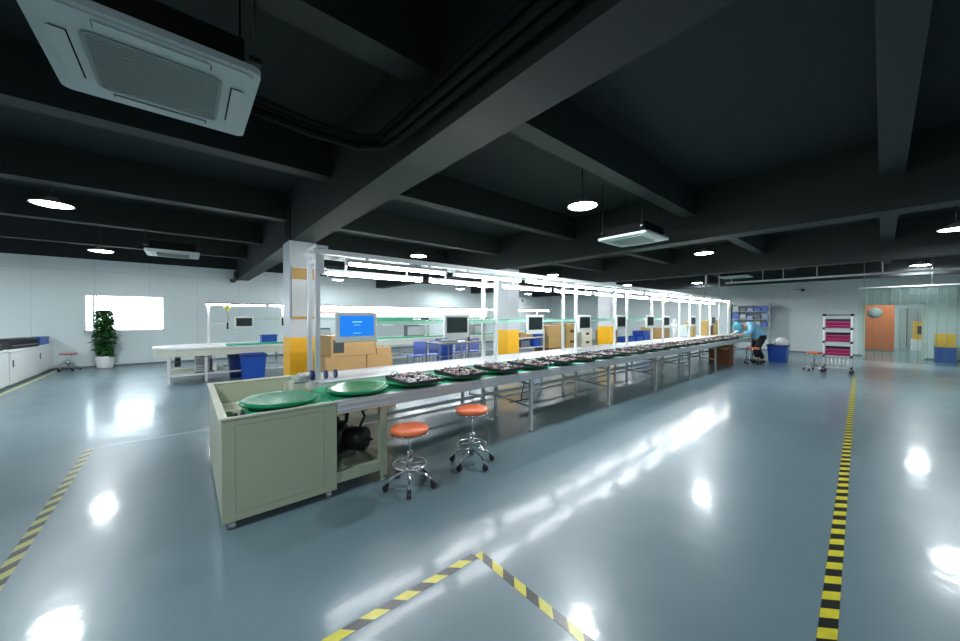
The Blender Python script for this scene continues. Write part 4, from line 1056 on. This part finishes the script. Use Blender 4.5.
# ================================================================== PERSON
def skin_obj(name, verts, edges, radii, mt, parent, levels=2, root=0):
    me = bpy.data.meshes.new(name); me.from_pydata(verts, edges, []); me.materials.append(mt)
    bm = bmesh.new(); bm.from_mesh(me); bm.verts.ensure_lookup_table()
    L = bm.verts.layers.skin.verify()
    for i, v in enumerate(bm.verts):
        r = radii[i]; v[L].radius = r if isinstance(r, tuple) else (r, r); v[L].use_root = (i == root)
    bm.to_mesh(me); bm.free()
    o = bpy.data.objects.new(name, me); COL.objects.link(o); o.parent = parent
    s = o.modifiers.new('Skin', 'SKIN'); s.use_smooth_shade = True
    u = o.modifiers.new('Subsurf', 'SUBSURF'); u.levels = levels; u.render_levels = levels
    return o
# local frame: the person faces -x, bending over; +y is the person's right
PX, PY = 14.22, 2.72
per = thing('person', 'person in blue smock and cap bending over the line end', 'person', (PX, PY, 0), R(-38)); per.scale = (1.06, 1.06, 1.04)
V = [(0.12, 0, 0.86), (0.02, 0, 1.02), (-0.14, 0, 1.14), (-0.30, 0, 1.20), (-0.40, 0, 1.20), (-0.50, 0, 1.17)]  # pelvis..neck..skull base
Rr = [(0.13, 0.15), (0.12, 0.14), (0.13, 0.15), (0.11, 0.14), 0.055, 0.06]
E_ = [(0, 1), (1, 2), (2, 3), (3, 4), (4, 5)]
def chain(base, pts, rs):
    p = base
    for q, r in zip(pts, rs): V.append(q); Rr.append(r); E_.append((p, len(V) - 1)); p = len(V) - 1
    return p
hands = []
for s in (-1, 1):
    chain(0, [(0.13, s * 0.10, 0.80), (-0.02 if s < 0 else 0.10, s * 0.13, 0.46), (0.16 if s < 0 else 0.22, s * 0.13, 0.10), (0.05 if s < 0 else 0.12, s * 0.13, 0.045)], [0.085, 0.06, 0.045, 0.035])
    e_ = chain(3, [(-0.28, s * 0.19, 1.16), (-0.34, s * 0.22, 0.96), (-0.54, s * 0.14, 0.90), (-0.60, s * 0.11, 0.90)], [0.058, 0.045, 0.030, 0.034])
    hands.append(e_)
    for fgr in range(4):
        dy = (fgr - 1.5) * 0.020; ln = (0.030, 0.036, 0.034, 0.026)[fgr]
        chain(e_, [(-0.635, s * 0.11 + dy, 0.895), (-0.635 - ln, s * 0.11 + dy, 0.88), (-0.640 - ln * 1.4, s * 0.11 + dy, 0.855)], [0.0095, 0.0085, 0.0075])
    chain(e_, [(-0.60, s * 0.11 - s * 0.045, 0.888), (-0.625, s * 0.11 - s * 0.055, 0.872)], [0.011, 0.009])
skin_obj('body', V, E_, Rr, M['skin'], per)
# head with face, as part of the body group
hd = MB(); n1, n2 = 14, 18; HC = Vector((-0.56, 0, 1.15))
vs = []; fs = []
for i in range(n1 + 1):
    th = PI * i / n1
    for j in range(n2):
        ph = 2 * PI * j / n2
        x = 0.095 * math.sin(th) * math.cos(ph); y = 0.075 * math.sin(th) * math.sin(ph); z = 0.115 * math.cos(th)
        if x < 0 and abs(y) < 0.022 and -0.03 < z < 0.02: x -= 0.020          # nose
        if x < 0 and 0.018 < abs(y) < 0.045 and 0.0 < z < 0.03: x += 0.010    # eye sockets
        if z < -0.06: y *= 0.86
        q = Vector((x, y, z)); q.rotate(Matrix.Rotation(R(-48), 3, 'Y')); vs.append(HC + q)
for i in range(n1):
    for j in range(n2): k = (j + 1) % n2; fs.append((i * n2 + j, i * n2 + k, i * n2 + n2 + k, i * n2 + n2 + j))
hd.add(vs, fs, 0, True)
for s in (-1, 1): hd.ball(HC.x + 0.01, s * 0.078, HC.z, 0.02, 6)
hd.build('head', M['skin'], per)
vs2 = []; fs2 = []
for i in range(8):
    th = PI * 0.70 * i / 7
    for j in range(n2):
        ph = 2 * PI * j / n2; k = 1.16 + 0.03 * math.sin(5 * ph)
        q = Vector((0.105 * k * math.sin(th) * math.cos(ph) + 0.012, 0.085 * k * math.sin(th) * math.sin(ph), 0.125 * k * math.cos(th)))
        q.rotate(Matrix.Rotation(R(-30), 3, 'Y')); vs2.append(HC + q)
for i in range(7):
    for j in range(n2): k = (j + 1) % n2; fs2.append((i * n2 + j, i * n2 + k, i * n2 + n2 + k, i * n2 + n2 + j))
c = MB().add(vs2, fs2, 0, True).build('cap', M['capblue'], per)
sm = c.modifiers.new('Solid', 'SOLIDIFY'); sm.thickness = 0.006
# smock
V2 = [(0.20, 0, 0.72), (0.13, 0, 0.90), (-0.0, 0, 1.04), (-0.15, 0, 1.15), (-0.29, 0, 1.19), (-0.37, 0, 1.20)]
R2 = [(0.20, 0.22), (0.195, 0.21), (0.165, 0.18), (0.165, 0.18), (0.13, 0.16), 0.075]
E2 = [(i, i + 1) for i in range(5)]
for s in (-1, 1):
    b0 = len(V2); V2 += [(-0.27, s * 0.18, 1.16), (-0.34, s * 0.235, 0.97), (-0.50, s * 0.155, 0.915)]; R2 += [0.085, 0.072, 0.056]; E2 += [(4, b0), (b0, b0 + 1), (b0 + 1, b0 + 2)]
skin_obj('smock', V2, E2, R2, M['smock'], per)
# trousers
V3 = [(0.12, 0, 0.78)]; R3 = [(0.12, 0.15)]; E3 = []
for s in (-1, 1):
    b0 = len(V3); V3 += [(0.13, s * 0.10, 0.74), (-0.02 if s < 0 else 0.10, s * 0.13, 0.46), (0.155 if s < 0 else 0.215, s * 0.13, 0.13)]; R3 += [0.11, 0.082, 0.068]; E3 += [(0, b0), (b0, b0 + 1), (b0 + 1, b0 + 2)]
skin_obj('trousers', V3, E3, R3, M['trouser'], per)
for s in (-1, 1):
    x = 0.14 if s < 0 else 0.20
    m = MB(); m.bbox(x - 0.20, s * 0.13 - 0.045, 0.0, x + 0.07, s * 0.13 + 0.045, 0.09, 0.02); m.build('shoe', M['shoe'], per)
